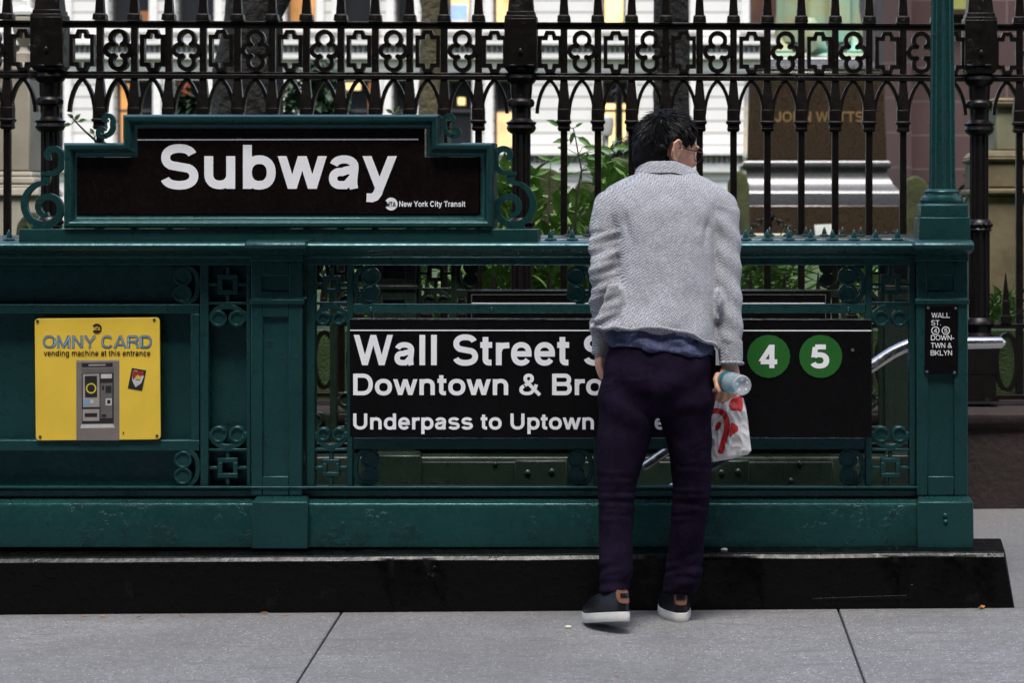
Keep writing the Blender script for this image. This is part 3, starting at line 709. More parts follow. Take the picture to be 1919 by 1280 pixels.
for pts, c, lay in (([(605, 470), (1000, 465), (1000, 482), (605, 487)], 'pale', 2), ([(655, 497), (940, 493), (940, 528), (655, 532)], 'dark', 2), ([(718, 507), (876, 505), (876, 518), (718, 521)], 'pale', 3),
                    ([(640, 545), (962, 540), (940, 585), (665, 588)], 'mid', 2), ([(655, 590), (950, 585), (950, 1050), (658, 1055)], 'dark', 2), ([(665, 597), (818, 593), (820, 900), (667, 902)], 'pale', 3),
                    ([(684, 615), (796, 612), (798, 810), (686, 812)], 'dark', 4), ([(832, 597), (934, 595), (934, 635), (832, 637)], 'white', 3), ([(828, 680), (938, 678), (938, 1002), (828, 1005)], 'mid', 3),
                    ([(876, 705), (930, 704), (930, 770), (876, 771)], 'dark', 4), ([(876, 822), (932, 821), (932, 885), (876, 886)], 'white', 4), ([(890, 835), (920, 834), (920, 870), (890, 871)], 'dark', 5),
                    ([(668, 830), (728, 829), (728, 882), (668, 883)], 'blue', 4), ([(734, 834), (762, 833), (762, 864), (734, 865)], 'white', 4), ([(664, 922), (818, 920), (818, 1028), (664, 1030)], 'pale', 3),
                    ([(684, 958), (798, 957), (798, 992), (684, 993)], 'dark', 4), ([(652, 1062), (945, 1058), (962, 1092), (640, 1097)], 'white', 2), ([(842, 705), (862, 705), (862, 745), (842, 745)], 'dark', 4),
                    ([(838, 968), (882, 968), (882, 994), (838, 994)], 'dark', 4)):
    flat(z_(pts), gm[c], lay, pic)
o = MB(); c_ = z_([(742, 728)])[0]; o.ribbon(arc(*c_, 8.6, 0, 360, 28)[:-1], 1.3, YP-.0034, YP-.0030, closed=True); o.build('picture_ring', gm['yellow'], pic)
stk = thing('sticker', 'small black sticker with a red and white shield on the yellow notice', 'sticker', P(257, 732, YP))
o = MB(); o.prism(z_([(1118, 540), (1250, 562), (1212, 750), (1080, 728)]), YP-.0014, YP-.0006); sb = o.build('backing', gm['dark'], stk)
o = MB(); o.prism(z_([(1135, 560), (1222, 575), (1228, 620), (1205, 680), (1152, 718), (1120, 655), (1122, 600)]), YP-.0022, YP-.0016); o.build('shield', gm['white'], sb)
o = MB(); o.prism(z_([(1137, 562), (1158, 572), (1180, 566), (1222, 577), (1226, 608), (1186, 612), (1170, 600), (1128, 648), (1122, 602)]), YP-.003, YP-.0024); o.build('shield_field', gm['red'], sb)
o = MB(); o.prism(z_([(1150, 606), (1162, 622), (1174, 604), (1184, 622), (1196, 608), (1190, 648), (1156, 646)]), YP-.0038, YP-.0032); o.build('crown_mark', gm['yellow'], sb)

# plaque on the post
pq = thing('post_plaque', 'narrow black plaque listing two subway lines on the green post', 'plaque', P(1766, 702, 8.14))
YQ = 8.14
o = MB(); o.prism([(1734, 573), (1796, 572), (1795, 701), (1733, 701)], YQ, YQ+.006); bd = o.build('plate', G['sign_black'], pq, bevel=.001)
for s_, x0, x1, y0, y1 in (('WALL', 1745.5, 1780, 586, 595.5), ('ST.', 1745, 1763, 600, 609.5), ('DOWN-', 1744.5, 1788, 628, 637.5), ('TWN &', 1744.5, 1784, 642.5, 652), ('BKLYN', 1744, 1784, 656.5, 666)):
    ltext(s_, .14, x0, x1, y0, y1, YQ, bd)
for s_, cx in (('4', 1753), ('5', 1772.5)):
    o = MB(); o.ribbon(arc(cx, 619.5, 7, 0, 360, 24)[:-1], .7, YQ-.002, YQ-.001, closed=True); ri = o.build('route_ring', G['letter'], bd)
    o = MB(); o.text(s_, .15, cx-3, cx+3, 615.5, 623.5, YQ, .002); o.build('numeral', G['letter'], ri, smooth=0, fix=False)
for x, y in ((1739.5, 577), (1791, 577.5), (1737, 696.5), (1789, 698)):
    o = MB(); disc(o, x, y, 2.6, YQ-.003, YQ); o.build('screw', G['screw'], bd)

# handrails of the stair
hr = []
o = MB(); q = lambda x, y, Y: tuple(P(x, y, Y))
Yh = 8.62
o.tube([q(1886, 642, Yh), q(1876, 642, Yh), q(1800, 643, Yh), q(1722, 643.5, Yh), q(1705, 646, Yh), q(1690, 652, Yh), q(1670, 662, Yh), q(1634, 686, Yh), q(1400, 830, Yh), q(1318, 880, Yh), q(1240, 930, Yh)], [.006, .021]+[.0225]*9, 20)
o.build('handrail', G['steel'], label='shiny steel handrail running past the entrance post into the stairwell', cat='handrail', smooth=60)
o = MB(); Yh = 9.45
o.tube([q(1520, 660, Yh), q(1255, 842, Yh), q(1212, 872, Yh), q(1203, 876, Yh), q(1200, 877, Yh)], [.02, .02, .02, .018, .006], 18)
o.build('handrail', G['steel'], label='end of the far steel handrail glimpsed between the legs of the man', cat='handrail', smooth=60)
# ================================================================ CHURCHYARD WALL AND IRON FENCE
G['brownstone'] = mat('brownstone', (.024, .0135, .011), .8, bst=.6, bs=30, bd=.01, var=.4, vs=3)
cw = thing('churchyard_wall', 'low brownstone wall carrying the black iron fence', 'wall', (0, 10.5, .02))
mb = MB(); mb.box(-16, 12, 10.29, 10.95, -.3, .44); mb.build('wall', G['brownstone'], cw)
mb = MB(); vs = []; fs = []; N = 420
for i in range(N+1):
    x = -16+28*i/N; w = [noise.noise(Vector((x*2.2, k*3.1, 0)))*.008 for k in range(3)]
    vs += [(x, 10.285+w[0], .405), (x, 10.262+w[0], .43+w[1]*.5), (x, 10.266+w[1], .465+w[2]*.5), (x, 10.30+w[1], .484+w[2]*.4), (x, 10.98, .492), (x, 10.98, .405)]
for i in range(N):
    for j in range(6): fs.append((i*6+j, (i+1)*6+j, (i+1)*6+(j+1) % 6, i*6+(j+1) % 6))
mb.add(vs, fs); mb.build('coping', G['brownstone'], cw, smooth=50)

YF = 10.5
fence = thing('iron_fence', 'ornate black iron fence with pointed pickets on the brownstone wall', 'fence', (P(976, 0, YF).x, YF, .49))
def fsl(mb):                                     # the fence falls a little to the right
    for p in mb.v: p.z -= .0035*(p.x-P(976, 0, YF).x)
    return mb
def fb(mb, nm, par=fence, **k): return fsl(mb).build(nm, G['iron'], par, **k)
FP_ = [-695+64.45*k for k in range(10)]+[-50.5, 14]+[188+64.45*k for k in range(12)]+[1057+63.5*k for k in range(12)]+[1910+64.45*k for k in range(12)]
PIL = [-776, 94, 977, 1835, 2706]
sF = YF/F
def fr(mb, px, h0, h1, y0, y1):
    """square tapering piece centred on px between rows y0 (top) and y1"""
    c = P(px, 0, YF).x; a, b_ = h0*sF, h1*sF
    mb.frust(c-b_, c+b_, YF-b_, YF+b_, P(0, y1, YF).z, c-a, c+a, YF-a, YF+a, P(0, y0, YF).z)
mb = MB(); px0 = 188+64.45*3
for h0, h1, y0, y1 in ((1.2, 8.6, -92, 27), (9.5, 11.5, 27, 29), (11.5, 12.5, 29, 39.5)): fr(mb, px0, h0, h1, y0, y1)
tip0 = fb(mb, 'picket_spike', bevel=.0015)
mb = MB()
for h0, h1, y0, y1 in ((6.3, 6.3, 52, 150), (6.6, 11.5, 150, 204), (11.8, 11.8, 204, 224), (11.2, 14, 224, 226), (14, 13.2, 226, 231), (11, 11, 231, 239), (12.3, 10, 239, 245), (6.3, 6.6, 245, 745)): fr(mb, px0, h0, h1, y0, y1)
pk0 = fb(mb, 'picket', bevel=.0015)
for px in FP_:
    if abs(px-px0) > 1:
        dx = P(px, 0, YF).x-P(px0, 0, YF).x
        dup(tip0, dx, 0, -.0035*dx); dup(pk0, dx, 0, -.0035*dx)
for y0, y1, h, nm in ((41, 46, 9, 'top_rail'), (46, 54, 6.5, 'top_rail'), (136, 141, 6.5, 'middle_rail'), (141, 149.5, 9, 'middle_rail'), (603, 612, 7, 'lower_rail'), (736, 745, 8, 'bottom_rail')):
    mb = MB(); mb.box(P(-776, 0, YF).x, P(2706, 0, YF).x, YF-h*sF, YF+h*sF, P(0, y1, YF).z, P(0, y0, YF).z); fb(mb, nm, bevel=.0025)
quatre = MB(); c = 222
D0, D1 = YF-.022, YF+.022
quatre.ribbon(arc(c, 73.5, 14, 118, 422, 24), 4, D0, D1); quatre.ribbon(arc(c, 117, 14, -62, 242, 24), 4, D0, D1)
quatre.ribbon(arc(c-12.5, 95.3, 11, 55, 305, 16), 4, D0, D1); quatre.ribbon(arc(c+12.5, 95.3, 11, -125, 125, 16), 4, D0, D1)
for k in (-1, 1): quatre.prism(arc(c+k*8.2, 84.5, 4.6, 0, 360, 10)[:-1], D0+.002, D1-.002); quatre.prism(arc(c+k*8.2, 106, 4.6, 0, 360, 10)[:-1], D0+.002, D1-.002)
q0 = fb(quatre, 'quatrefoil')
loz = MB(); c2 = 286.5
lo_o = [(-23, 66), (-12, 66), (-8, 56.5), (8, 56.5), (12, 66), (23, 66), (23, 126), (12, 126), (8, 135), (-8, 135), (-12, 126), (-23, 126)]
lo_i = [(-16, 73.5), (-5, 73.5), (-3.5, 63.5), (3.5, 63.5), (5, 73.5), (16, 73.5), (16, 118.5), (5, 118.5), (3.5, 128.5), (-3.5, 128.5), (-5, 118.5), (-16, 118.5)]
for i in range(12):
    j = (i+1) % 12; loz.prism([(c2+lo_o[i][0], lo_o[i][1]), (c2+lo_o[j][0], lo_o[j][1]), (c2+lo_i[j][0], lo_i[j][1]), (c2+lo_i[i][0], lo_i[i][1])], D0, D1)
l0 = fb(loz, 'lozenge')
arch = MB(); g_ = 64.45; ca = 253.5-g_/2
def arch_pts(c, h, k): return [(c+k*h*(t_/10)**1.0*(1-.0*t_), 150+58*(t_/10)**1.75) for t_ in range(11)]
for k in (-1, 1): arch.ribbon([(ca+k*(h_), y) for h_, y in ((0, 149), (6, 155), (11.5, 163), (16.5, 174), (20.5, 187), (23, 200), (24, 212))], 3.2, YF-.016, YF+.016)
a0 = fb(arch, 'pointed_arch')
ov = MB(); ov.ribbon([(ca+20*math.cos(R(a)), 676+52*math.sin(R(a))) for a in range(0, 360, 18)], 4, YF-.02, YF+.02, closed=True); o0 = fb(ov, 'oval_ring')
dg_ = MB(); c_ = P(ca, 0, YF).x
for h0, h1, y0, y1 in ((.8, 6.5, 508, 560), (6.5, 7.5, 560, 588), (10, 10, 588, 603)): fr(dg_, ca, h0, h1, y0, y1)
d0 = fb(dg_, 'short_spike', bevel=.001)
posts = sorted(FP_+PIL); kinds = []
for a, b_ in zip(posts[:-1], posts[1:]):
    ea = a+(24 if a in PIL else 0); eb = b_-(24 if b_ in PIL else 0); m_ = (ea+eb)/2
    kinds.append((m_, a, b_))
idx = 0
flip = {}
for m_, a, b_ in kinds:
    if a in PIL or a == posts[0]: idx = 0 if a in PIL else 0
    src, sc_ = (l0, c2) if idx % 2 == 0 else (q0, c)
    for s_, cc in ((src, sc_), (a0, ca), (o0, ca), (d0, ca)):
        if abs(m_-cc) < .6: continue
        dx = P(m_, 0, YF).x-P(cc, 0, YF).x; dup(s_, dx, 0, -.0035*dx)
    idx += 1
def pil(px):
    cx = P(px, 0, YF).x; dz = -.0035*(cx-P(976, 0, YF).x); Z = lambda py: P(0, py, YF).z+dz
    sq_ = lambda mb, h0, h1, y0, y1: mb.frust(cx-h1*sF, cx+h1*sF, YF-h1*sF, YF+h1*sF, Z(y1), cx-h0*sF, cx+h0*sF, YF-h0*sF, YF+h0*sF, Z(y0))
    mb = MB(); lt = lambda pts, n=24, fl=0, nf=12: mb.lathe(cx, YF, [(h*sF, Z(y)) for h, y in pts], n, fl, nf)
    lt([(17.5, 412), (17.5, 250)], 72, .16, 12); lt([(20, 600), (20, 425)], 72, .16, 12)
    sh = mb.build('pillar', G['iron'], fence, smooth=50)
    mb = MB()
    for h0, h1, y0, y1 in ((29, 30, 30, 36), (30, 30, 36, 128), (30, 24, 128, 136)): sq_(mb, h0, h1, y0, y1)
    sq_(mb, 5, 5, 92, 105); mb.ball((cx, YF-30*sF, Z(98)), (.011, .008, .016)); mb.prism([(px-24, 124), (px-10, 124), (px-6, 130), (px+6, 130), (px+10, 124), (px+24, 124), (px+24, 120), (px+12, 120), (px+8, 125), (px-8, 125), (px-12, 120), (px-24, 120)], YF-30*sF-.006, YF-29*sF)
    mb.build('pillar_block', G['iron'], sh, bevel=.002)
    mb = MB(); sq_(mb, 26, 27, 22, 30); sq_(mb, 7, 24, -160, 22); mb.build('pillar_spire', G['iron'], sh, bevel=.002)
    mb = MB(); lt([(20, 136), (27, 140), (29, 146), (27, 152), (21, 158), (20.5, 168), (19, 184), (23, 187), (25, 192), (24, 198), (18, 202), (18, 222), (22, 226), (29, 229), (26, 234), (28, 240), (25, 246), (18, 251)], 28); mb.build('pillar_capital', G['iron'], sh)
    mb = MB(); lt([(18, 408), (22, 412), (24, 418), (20, 422), (24, 427), (20, 432)], 28)
    for k in range(12): a = 2*math.pi*k/12; mb.ball((cx+21*sF*math.cos(a), YF+21*sF*math.sin(a), Z(419)), .012, 8, 6)
    mb.build('pillar_ring', G['iron'], sh)
    mb = MB(); lt([(21, 592), (26, 598), (28, 604), (23, 610), (22, 620), (29, 626), (27, 634), (30, 640)], 28); sq_(mb, 27, 27, 640, 690); sq_(mb, 28.5, 28.5, 690, 696); sq_(mb, 27.5, 28, 696, 738); sq_(mb, 31, 32, 738, 747); mb.build('pillar_base', G['iron'], sh)
for px in PIL: pil(px)

# ================================================================ CHURCHYARD
def rock(name, m, pts, Y, th, label, cat='gravestone', rough=.01, group=None):
    """an upright slab with the given outline, worn and uneven"""
    mb = MB(); mb.prism(pts, Y, Y+th); o = mb.build(name, m, smooth=0, label=label, cat=cat, group=group)
    b_ = o.modifiers.new('bevel', 'BEVEL'); b_.width = .02; b_.segments = 3; b_.limit_method = 'ANGLE'
    return o
G['moss'] = mat('mossy_stone', (.052, .06, .016), .95, col2=(.022, .026, .010), vs=7, bst=.6, bs=30, bd=.01)
G['moss2'] = mat('mossy_grey_stone', (.066, .075, .026), .95, col2=(.028, .036, .014), vs=6, bst=.6, bs=30, bd=.01)
G['cream'] = mat('cream_stone', (.34, .31, .25), .85, col2=(.24, .21, .17), vs=2.5, bst=.3, bs=25)
G['ochre'] = mat('ochre_stone', (.17, .135, .075), .85, col2=(.09, .072, .038), vs=5, bst=.5, bs=25)
rock('headstone', G['moss'], [(978, 480), (980, 330), (986, 318), (1000, 314), (1030, 315), (1045, 321), (1050, 335), (1052, 480)], 12.6, .12, 'broad mossy gravestone with a rounded top beside the fence pillar')
rock('headstone', G['moss'], [(916, 480), (915, 352), (925, 330), (945, 322), (962, 332), (970, 352), (970, 480)], 13.4, .12, 'mossy gravestone half hidden by the right end of the big sign')
rock('headstone', G['moss2'], [(1124, 480), (1122, 312), (1132, 300), (1158, 294), (1184, 301), (1196, 314), (1198, 480)], 13.8, .14, 'tall mossy gravestone behind the left shoulder of the man')
rock('headstone', G['moss2'], [(1362, 470), (1364, 340), (1376, 322), (1388, 318), (1398, 326), (1404, 345), (1406, 470)], 17.5, .14, 'mossy gravestone against the left foot of the granite pedestal')
rock('headstone', G['moss'], [(1690, 470), (1690, 350), (1700, 335), (1716, 328), (1732, 336), (1742, 352), (1744, 470)], 18.0, .14, 'dark mossy gravestone between the pedestal and the lamp column')
rock('headstone', G['moss2'], [(1076, 480), (1076, 352), (1084, 340), (1098, 336), (1110, 342), (1116, 356), (1116, 480)], 16.0, .12, 'small grey gravestone behind the sapling')
rock('boulder', G['moss'], [(24, 470), (30, 420), (42, 404), (62, 396), (78, 404), (88, 424), (92, 470)], 11.6, .25, 'dark mossy stone low behind the left iron scroll', 'stone')
# the pale monument at the left edge
mo = thing('stone_monument', 'pale cream stone monument at the left edge behind the fence', 'monument', P(30, 460, 14))
def steps(o, cx, Yc, rows, sc=1.0):
    for h0, h1, y0, y1 in rows:
        s = Yc/F; c = P(cx, 0, Yc).x
        o.frust(c-h1*s, c+h1*s, Yc-h1*s, Yc+h1*s, P(0, y1, Yc).z, c-h0*s, c+h0*s, Yc-h0*s, Yc+h0*s, P(0, y0, Yc).z)
o = MB(); steps(o, 10, 14, ((62, 64, 150, 322),)); o.build('die', G['cream'], mo, bevel=.01)
o = MB(); steps(o, 10, 14, ((66, 70, 322, 332), (72, 76, 332, 346), (74, 80, 346, 352), (82, 88, 352, 368), (80, 84, 368, 480))); o.build('base', G['cream'], mo, bevel=.012)
o = MB(); steps(o, 10, 14, ((72, 66, 132, 140), (66, 62, 140, 150), (58, 62, 120, 132))); o.build('cornice', G['cream'], mo, bevel=.01)
ur = thing('stone_urn', 'weathered pale stone urn on the monument at the left edge', 'urn', P(45, 120, 14))
c = P(45, 0, 14).x; s = 14/F
o = MB(); o.lathe(c, 14, [(h*s, P(0, y, 14).z) for h, y in ((16, 119.9), (16, 100), (9, 94), (7, 88), (14, 74), (20, 58), (22, 44), (21, 32), (18, 28))], 20); o.build('bowl', G['cream'], ur)
o = MB(); o.lathe(c, 14, [(h*s, P(0, y, 14).z) for h, y in ((22, 28), (22, 22), (15, 14), (5, 9), (4, 2))], 20); o.build('lid', mat('white_stone', (.6, .6, .58), .8), ur)
# the ochre monument at the right edge
om = thing('stone_tomb', 'stepped ochre stone tomb at the right edge beside the brownstone church', 'tomb', P(1900, 590, 12.4))
o = MB(); steps(o, 1925, 12.6, ((66, 70, 204, 284),)); o.build('die', mat('lichen_stone', (.2, .19, .12), .9, col2=(.12, .12, .07), vs=5, bst=.4, bs=20), om, bevel=.01)
o = MB(); steps(o, 1925, 12.6, ((72, 78, 186, 193), (78, 74, 193, 204))); o.build('cap', G['ochre'], om, bevel=.012)
o = MB(); steps(o, 1925, 12.6, ((100, 110, 284, 297), (112, 108, 297, 305), (104, 104, 305, 354), (112, 112, 354, 366), (100, 104, 366, 600))); o.build('base', G['ochre'], om, bevel=.012)

# granite pedestal and the statue
G['granite'] = mat('polished_granite', (.048, .032, .019), .14, col2=(.022, .016, .012), vs=60, bst=0, spec=.6)
G['granite2'] = mat('hammered_granite', (.075, .077, .086), .2, col2=(.045, .045, .05), vs=45, bst=.05, bs=150)
YS = 20.0
pd = thing('statue_pedestal', 'dark polished granite pedestal carved with a gilded name', 'pedestal', P(1530, 455, YS))
def srow(rows, nm, m_, bev=.008):
    o = MB(); steps(o, 1523, YS+.6, rows); return o.build(nm, m_, pd, bevel=bev)
die = srow(((124, 127, 140, 303),), 'die', G['granite'], .012)
srow(((96, 100, 112, 118), (100, 112, 118, 130), (118, 126, 130, 134), (126, 124, 134, 140)), 'cornice', G['granite2'])
o = MB(); Yp = YS+.6; sP = Yp/F; c = P(1523, 0, Yp).x
prof = [(130, 303), (133, 306), (135, 311), (134, 316), (129, 319), (128, 324), (131, 334), (137, 346), (146, 356), (152, 362), (154, 366), (154, 384), (158, 384.5)]
pv = [(h*sP, P(0, y, Yp).z) for h, y in prof]
vs = [p for h, zz in pv for p in ((c-h, Yp-h, zz), (c+h, Yp-h, zz), (c+h, Yp+h, zz), (c-h, Yp+h, zz))]; fs = []
for i in range(len(pv)-1):
    for j in range(4): fs.append((i*4+j, i*4+(j+1) % 4, (i+1)*4+(j+1) % 4, (i+1)*4+j))
o.add(vs, fs); o.build('flared_foot', G['granite2'], pd, smooth=50)
srow(((172, 173, 385, 470),), 'base_block', G['granite'], .01)
o = MB(); Yl = YS+.6-125*sP
o.text('JOHN WATTS', .2, 1452, 1618, 208.5, 228, Yl, .012); o.build('carved_name', mat('dull_gilding', (.2, .125, .05), .5, .2), die, smooth=0, fix=False)
o = MB(); o.pb(1340, 1482, 438.5, 470, 19.0, 19.5); o.build('stone_step', mat('pale_step_stone', (.45, .42, .28), .8), label='pale stone step at the foot of the granite pedestal', cat='step', bevel=.01)
st = thing('bronze_statue', 'green patinated bronze statue of a robed figure on the granite pedestal', 'statue', P(1529, 112, Yp))
G['patina'] = mat('bronze_patina', (.20, .45, .38), .6, col2=(.34, .30, .13), vs=2.2, bst=.3, bs=14)
c = P(1533, 0, Yp).x; zz = lambda y: P(0, y, Yp).z
o = MB(); n = 72; rows = []
for r, y in ((70, 80), (72, 60), (68, 20), (66, -40), (62, -110), (58, -170), (66, -230), (74, -290), (66, -330), (30, -350), (22, -365)):
    rows.append([(c+sP*r*(1+.13*math.sin(7*a+.6*math.sin(y*.02))+.06*math.sin(13*a+y*.01))*math.cos(a), Yp+sP*r*.72*(1+.22*math.sin(7*a+.6*math.sin(y*.02))+.06*math.sin(16*a))*math.sin(a), zz(y)) for a in [2*math.pi*j/n for j in range(n)]])
vs = [p for r in rows for p in r]; fs = []
for i in range(len(rows)-1):
    for j in range(n): fs.append((i*n+j, i*n+(j+1) % n, (i+1)*n+(j+1) % n, (i+1)*n+j))
fs += [tuple(range(n)), tuple((len(rows)-1)*n+j for j in range(n))]
o.add(vs, fs); o.ball((c, Yp-.02, zz(-395)), (.12, .14, .17), 16, 12); o.build('robed_body', G['patina'], st, smooth=60)
for x, d in ((1470, -1), (1598, 1)):
    o = MB(); a = P(x, 97, Yp); o.loft([(a.x, Yp-.1, zz(107), .07, .17), (a.x+d*.01, Yp-.14, zz(99), .075, .18), (a.x+d*.01, Yp-.08, zz(90), .06, .12), (a.x, Yp-.02, zz(70), .06, .07), (a.x, Yp, zz(50), .065, .07)], 16)
    o.build('foot', G['patina'], st)
o = MB(); o.tube([(c-.19*0+sP*(-20), Yp-.33, zz(40)), (c-sP*20, Yp-.34, zz(60)), (c-sP*8, Yp-.34, zz(95)), (c+sP*12, Yp-.33, zz(100))], [.05, .09, .10, .03], 12); o.build('robe_hem', G['patina'], st)
o = MB(); steps(o, 1533, Yp, ((84, 88, 104, 112),)); o.build('plinth', G['patina'], st, bevel=.008)
# chains round the pedestal and a notice
ir = G['iron']
def chain(label, a, b_, sag, Y, n):
    mb = MB(); A, B = P(*a, Y), P(*b_, Y); pts = [A.lerp(B, k/n)-Vector((0, 0, sag*4*(k/n)*(1-k/n))) for k in range(n+1)]
    for k in range(n):
        p, q = pts[k], pts[k+1]; d = (q-p); L = d.length*.66; d.normalize(); up = Vector((0, 1, 0)) if k % 2 else d.cross(Vector((0, 1, 0)))
        cc = (p+q)/2; lp = [cc+d*L*math.cos(t_)+up*.022*math.sin(t_) for t_ in [2*math.pi*j/10 for j in range(11)]]
        mb.tube(lp, .009, 6, cap=False)
    return mb.build('chain', ir, label=label, cat='chain', smooth=60)
chain('iron chain hanging to the right from the post before the pedestal', (1441, 402), (1640, 440), .12, 18.6, 22)
chain('iron chain hanging to the left from the post before the pedestal', (1441, 402), (1330, 436), .06, 18.6, 14)
chain('iron chain rising towards the lamp column', (1640, 440), (1744, 404), .05, 18.6, 13)
for px, lb in ((1440, 'iron chain post in front of the granite pedestal'),):
    o = MB(); c = P(px, 0, 18.6).x; o.lathe(c, 18.6, [(.05, .98), (.05, 1.0), (.03, 1.02), (.028, P(0, 408, 18.6).z), (.045, P(0, 406, 18.6).z), (.03, P(0, 401, 18.6).z)], 14); o.build('chain_post', ir, label=lb, cat='post')
o = MB(); o.prism([(1526, 421), (1570, 419), (1574, 450), (1529, 452)], 18.2, 18.215); o.build('notice_card', mat('white_card', (.75, .75, .74), .6, bst=0), label='blank white card standing at the foot of the pedestal', cat='notice')
o = MB(); c = P(1104, 0, 15.5).x; o.lathe(c, 15.5, [(.09, .9), (.09, 1.05), (.07, 1.1), (.055, P(0, 410, 15.5).z), (.07, P(0, 407, 15.5).z), (.05, P(0, 402, 15.5).z), (.03, P(0, 398, 15.5).z)], 16); o.build('bollard', ir, label='short black iron post beside the sapling', cat='post')
# a path lamp and a pale globe far behind
fl = thing('path_lamp', 'thin black lamp standard with two short arms in the churchyard', 'lamp post', P(1160, 420, 30))
o = MB(); s = 30/F; c = P(1160, 0, 30).x; o.lathe(c, 30, [(.1, .9), (.055, 1.1), (.045, P(0, 185, 30).z), (.05, P(0, 172, 30).z), (.02, P(0, 155, 30).z)], 12); o.build('shaft', ir, fl)
o = MB(); o.tube([P(1147, 178, 30), P(1150, 172, 30), P(1160, 170, 30), P(1170, 172, 30), P(1173, 178, 30)], .03, 8); o.build('arm', ir, fl)
o = MB(); p = P(1137, 233, 22); o.lathe(p.x, 22, [(.02, .95), (.02, p.z-.11), (.05, p.z-.1), (.065, p.z), (.06, p.z+.06), (.03, p.z+.09)], 16); o.build('pale_globe', mat('opal_globe', (.5, .5, .5), .4), label='small pale globe on a thin stem left of the man\'s head', cat='garden lamp')

# ---------------------------------------------------------------- church wall
def blockwork(name, c1, c2, mortar, w, h, ms, rough=.85):
    m, t, b = nodes_of(name); tc = t.nodes.new('ShaderNodeTexCoord').outputs['Object']
    sx = t.nodes.new('ShaderNodeSeparateXYZ'); t.links.new(tc, sx.inputs[0]); cb = t.nodes.new('ShaderNodeCombineXYZ')
    t.links.new(sx.outputs[0], cb.inputs[0]); t.links.new(sx.outputs[2], cb.inputs[1])
    br = t.nodes.new('ShaderNodeTexBrick'); t.links.new(cb.outputs[0], br.inputs['Vector'])
    br.inputs['Color1'].default_value = (*c1, 1); br.inputs['Color2'].default_value = (*c2, 1); br.inputs['Mortar'].default_value = (*mortar, 1)
    br.inputs['Scale'].default_value = 1; br.inputs['Brick Width'].default_value = w; br.inputs['Row Height'].default_value = h; br.inputs['Mortar Size'].default_value = ms; br.inputs['Mortar Smooth'].default_value = .2
    n = add_noise(t, 3, 5); t.links.new(mixc(t, ramp(t, n.outputs[0], [(.3, .0), (.7, .5)]), br.outputs['Color'], tuple(c*.6 for c in c1)), b.inputs['Base Color'])
    b.inputs['Roughness'].default_value = rough; bump(t, b, br.outputs['Fac'], -.3, .02); return m
ch = thing('church', 'brownstone church wall of large blocks at the right behind the lamp column', 'church', P(1900, 440, 26))
o = MB(); o.box(P(1640, 0, 24).x, 30, 24, 26, .8, 14); o.build('wall', blockwork('brownstone_blocks', (.10, .058, .057), (.075, .044, .045), (.19, .14, .135), .72, .34, .008), ch)
o = MB(); a, b_ = P(1655, 0, 23.2).x, P(1708, 0, 23.2).x; o.box(a, b_, 23.2, 24, .8, 13); o.box(a-.06, b_+.06, 23.1, 24, .8, P(0, 330, 23.2).z); o.build('buttress', blockwork('brownstone_blocks_dark', (.085, .052, .052), (.06, .037, .038), (.14, .10, .10), .6, .34, .008), ch)
o = MB(); o.pb(1765, 1850, -90, 16, 23.92, 24); fw = o.build('window', mat('leaded_glass', (.30, .32, .10), .3), ch)
o = MB(); o.pb(1755, 1860, 16, 26, 23.85, 24); o.build('sill', G['brownstone'], fw)
o = MB(); o.pb(1655, 2300, 398, 470, 23.4, 24); o.build('plinth_course', G['brownstone'], ch, bevel=.02)

# ---------------------------------------------------------------- the white building across the churchyard
YB = 85.0
fb_ = thing('white_building', 'white stone office building with tall lit windows behind the churchyard', 'building', P(900, 430, YB+6))
m, t, b = nodes_of('white_rusticated_stone'); tc = t.nodes.new('ShaderNodeTexCoord').outputs['Object']
sx = t.nodes.new('ShaderNodeSeparateXYZ'); t.links.new(tc, sx.inputs[0])
dv = t.nodes.new('ShaderNodeMath'); dv.operation = 'DIVIDE'; t.links.new(sx.outputs[2], dv.inputs[0]); dv.inputs[1].default_value = .43
fr_ = t.nodes.new('ShaderNodeMath'); fr_.operation = 'FRACT'; t.links.new(dv.outputs[0], fr_.inputs[0])
groove = ramp(t, fr_.outputs[0], [(0, 0.), (.03, 1.), (.14, 1.), (.17, 0.)])
n = add_noise(t, .6, 4); cA = mixc(t, n.outputs[0], (.56, .54, .51), (.68, .66, .63))
t.links.new(mixc(t, groove, cA, (.24, .235, .23)), b.inputs['Base Color']); b.inputs['Roughness'].default_value = .8
G['white_stone'] = m
G['white_trim'] = mat('white_stone_trim', (.66, .64, .61), .8, var=.08, bst=0)
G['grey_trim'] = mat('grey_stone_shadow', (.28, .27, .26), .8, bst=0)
WIN = [(215, 287, 0), (325, 385, 0), (430, 490, 0), (637, 702, 0), (735, 770, 0), (838, 885, 0), (925, 966, 0), (1128, 1178, 0), (1245, 1292, 0), (-60, 0, 0), (60, 120, 0)]
WIN2 = [(205, 280, 0), (330, 402, 0), (535, 592, 3), (638, 696, 0), (838, 882, 4), (924, 962, 2), (1128, 1172, 2), (1248, 1292, 0), (1405, 1462, 5), (-60, 0, 0), (60, 120, 1), (740, 770, 0)]
def zB(y): return P(0, y, YB).z
def xB(x): return P(x, 0, YB).x
ops = [(xB(a), xB(b_), zB(286), zB(148)) for a, b_, k in WIN]+[(xB(a), xB(b_), zB(44), zB(-190)) for a, b_, k in WIN2]
xs = sorted({xB(-600), xB(1720)} | {v for q in ops for v in q[:2]}); zs = sorted({zB(430)-2, zB(-420)} | {v for q in ops for v in q[2:]})
o = MB()
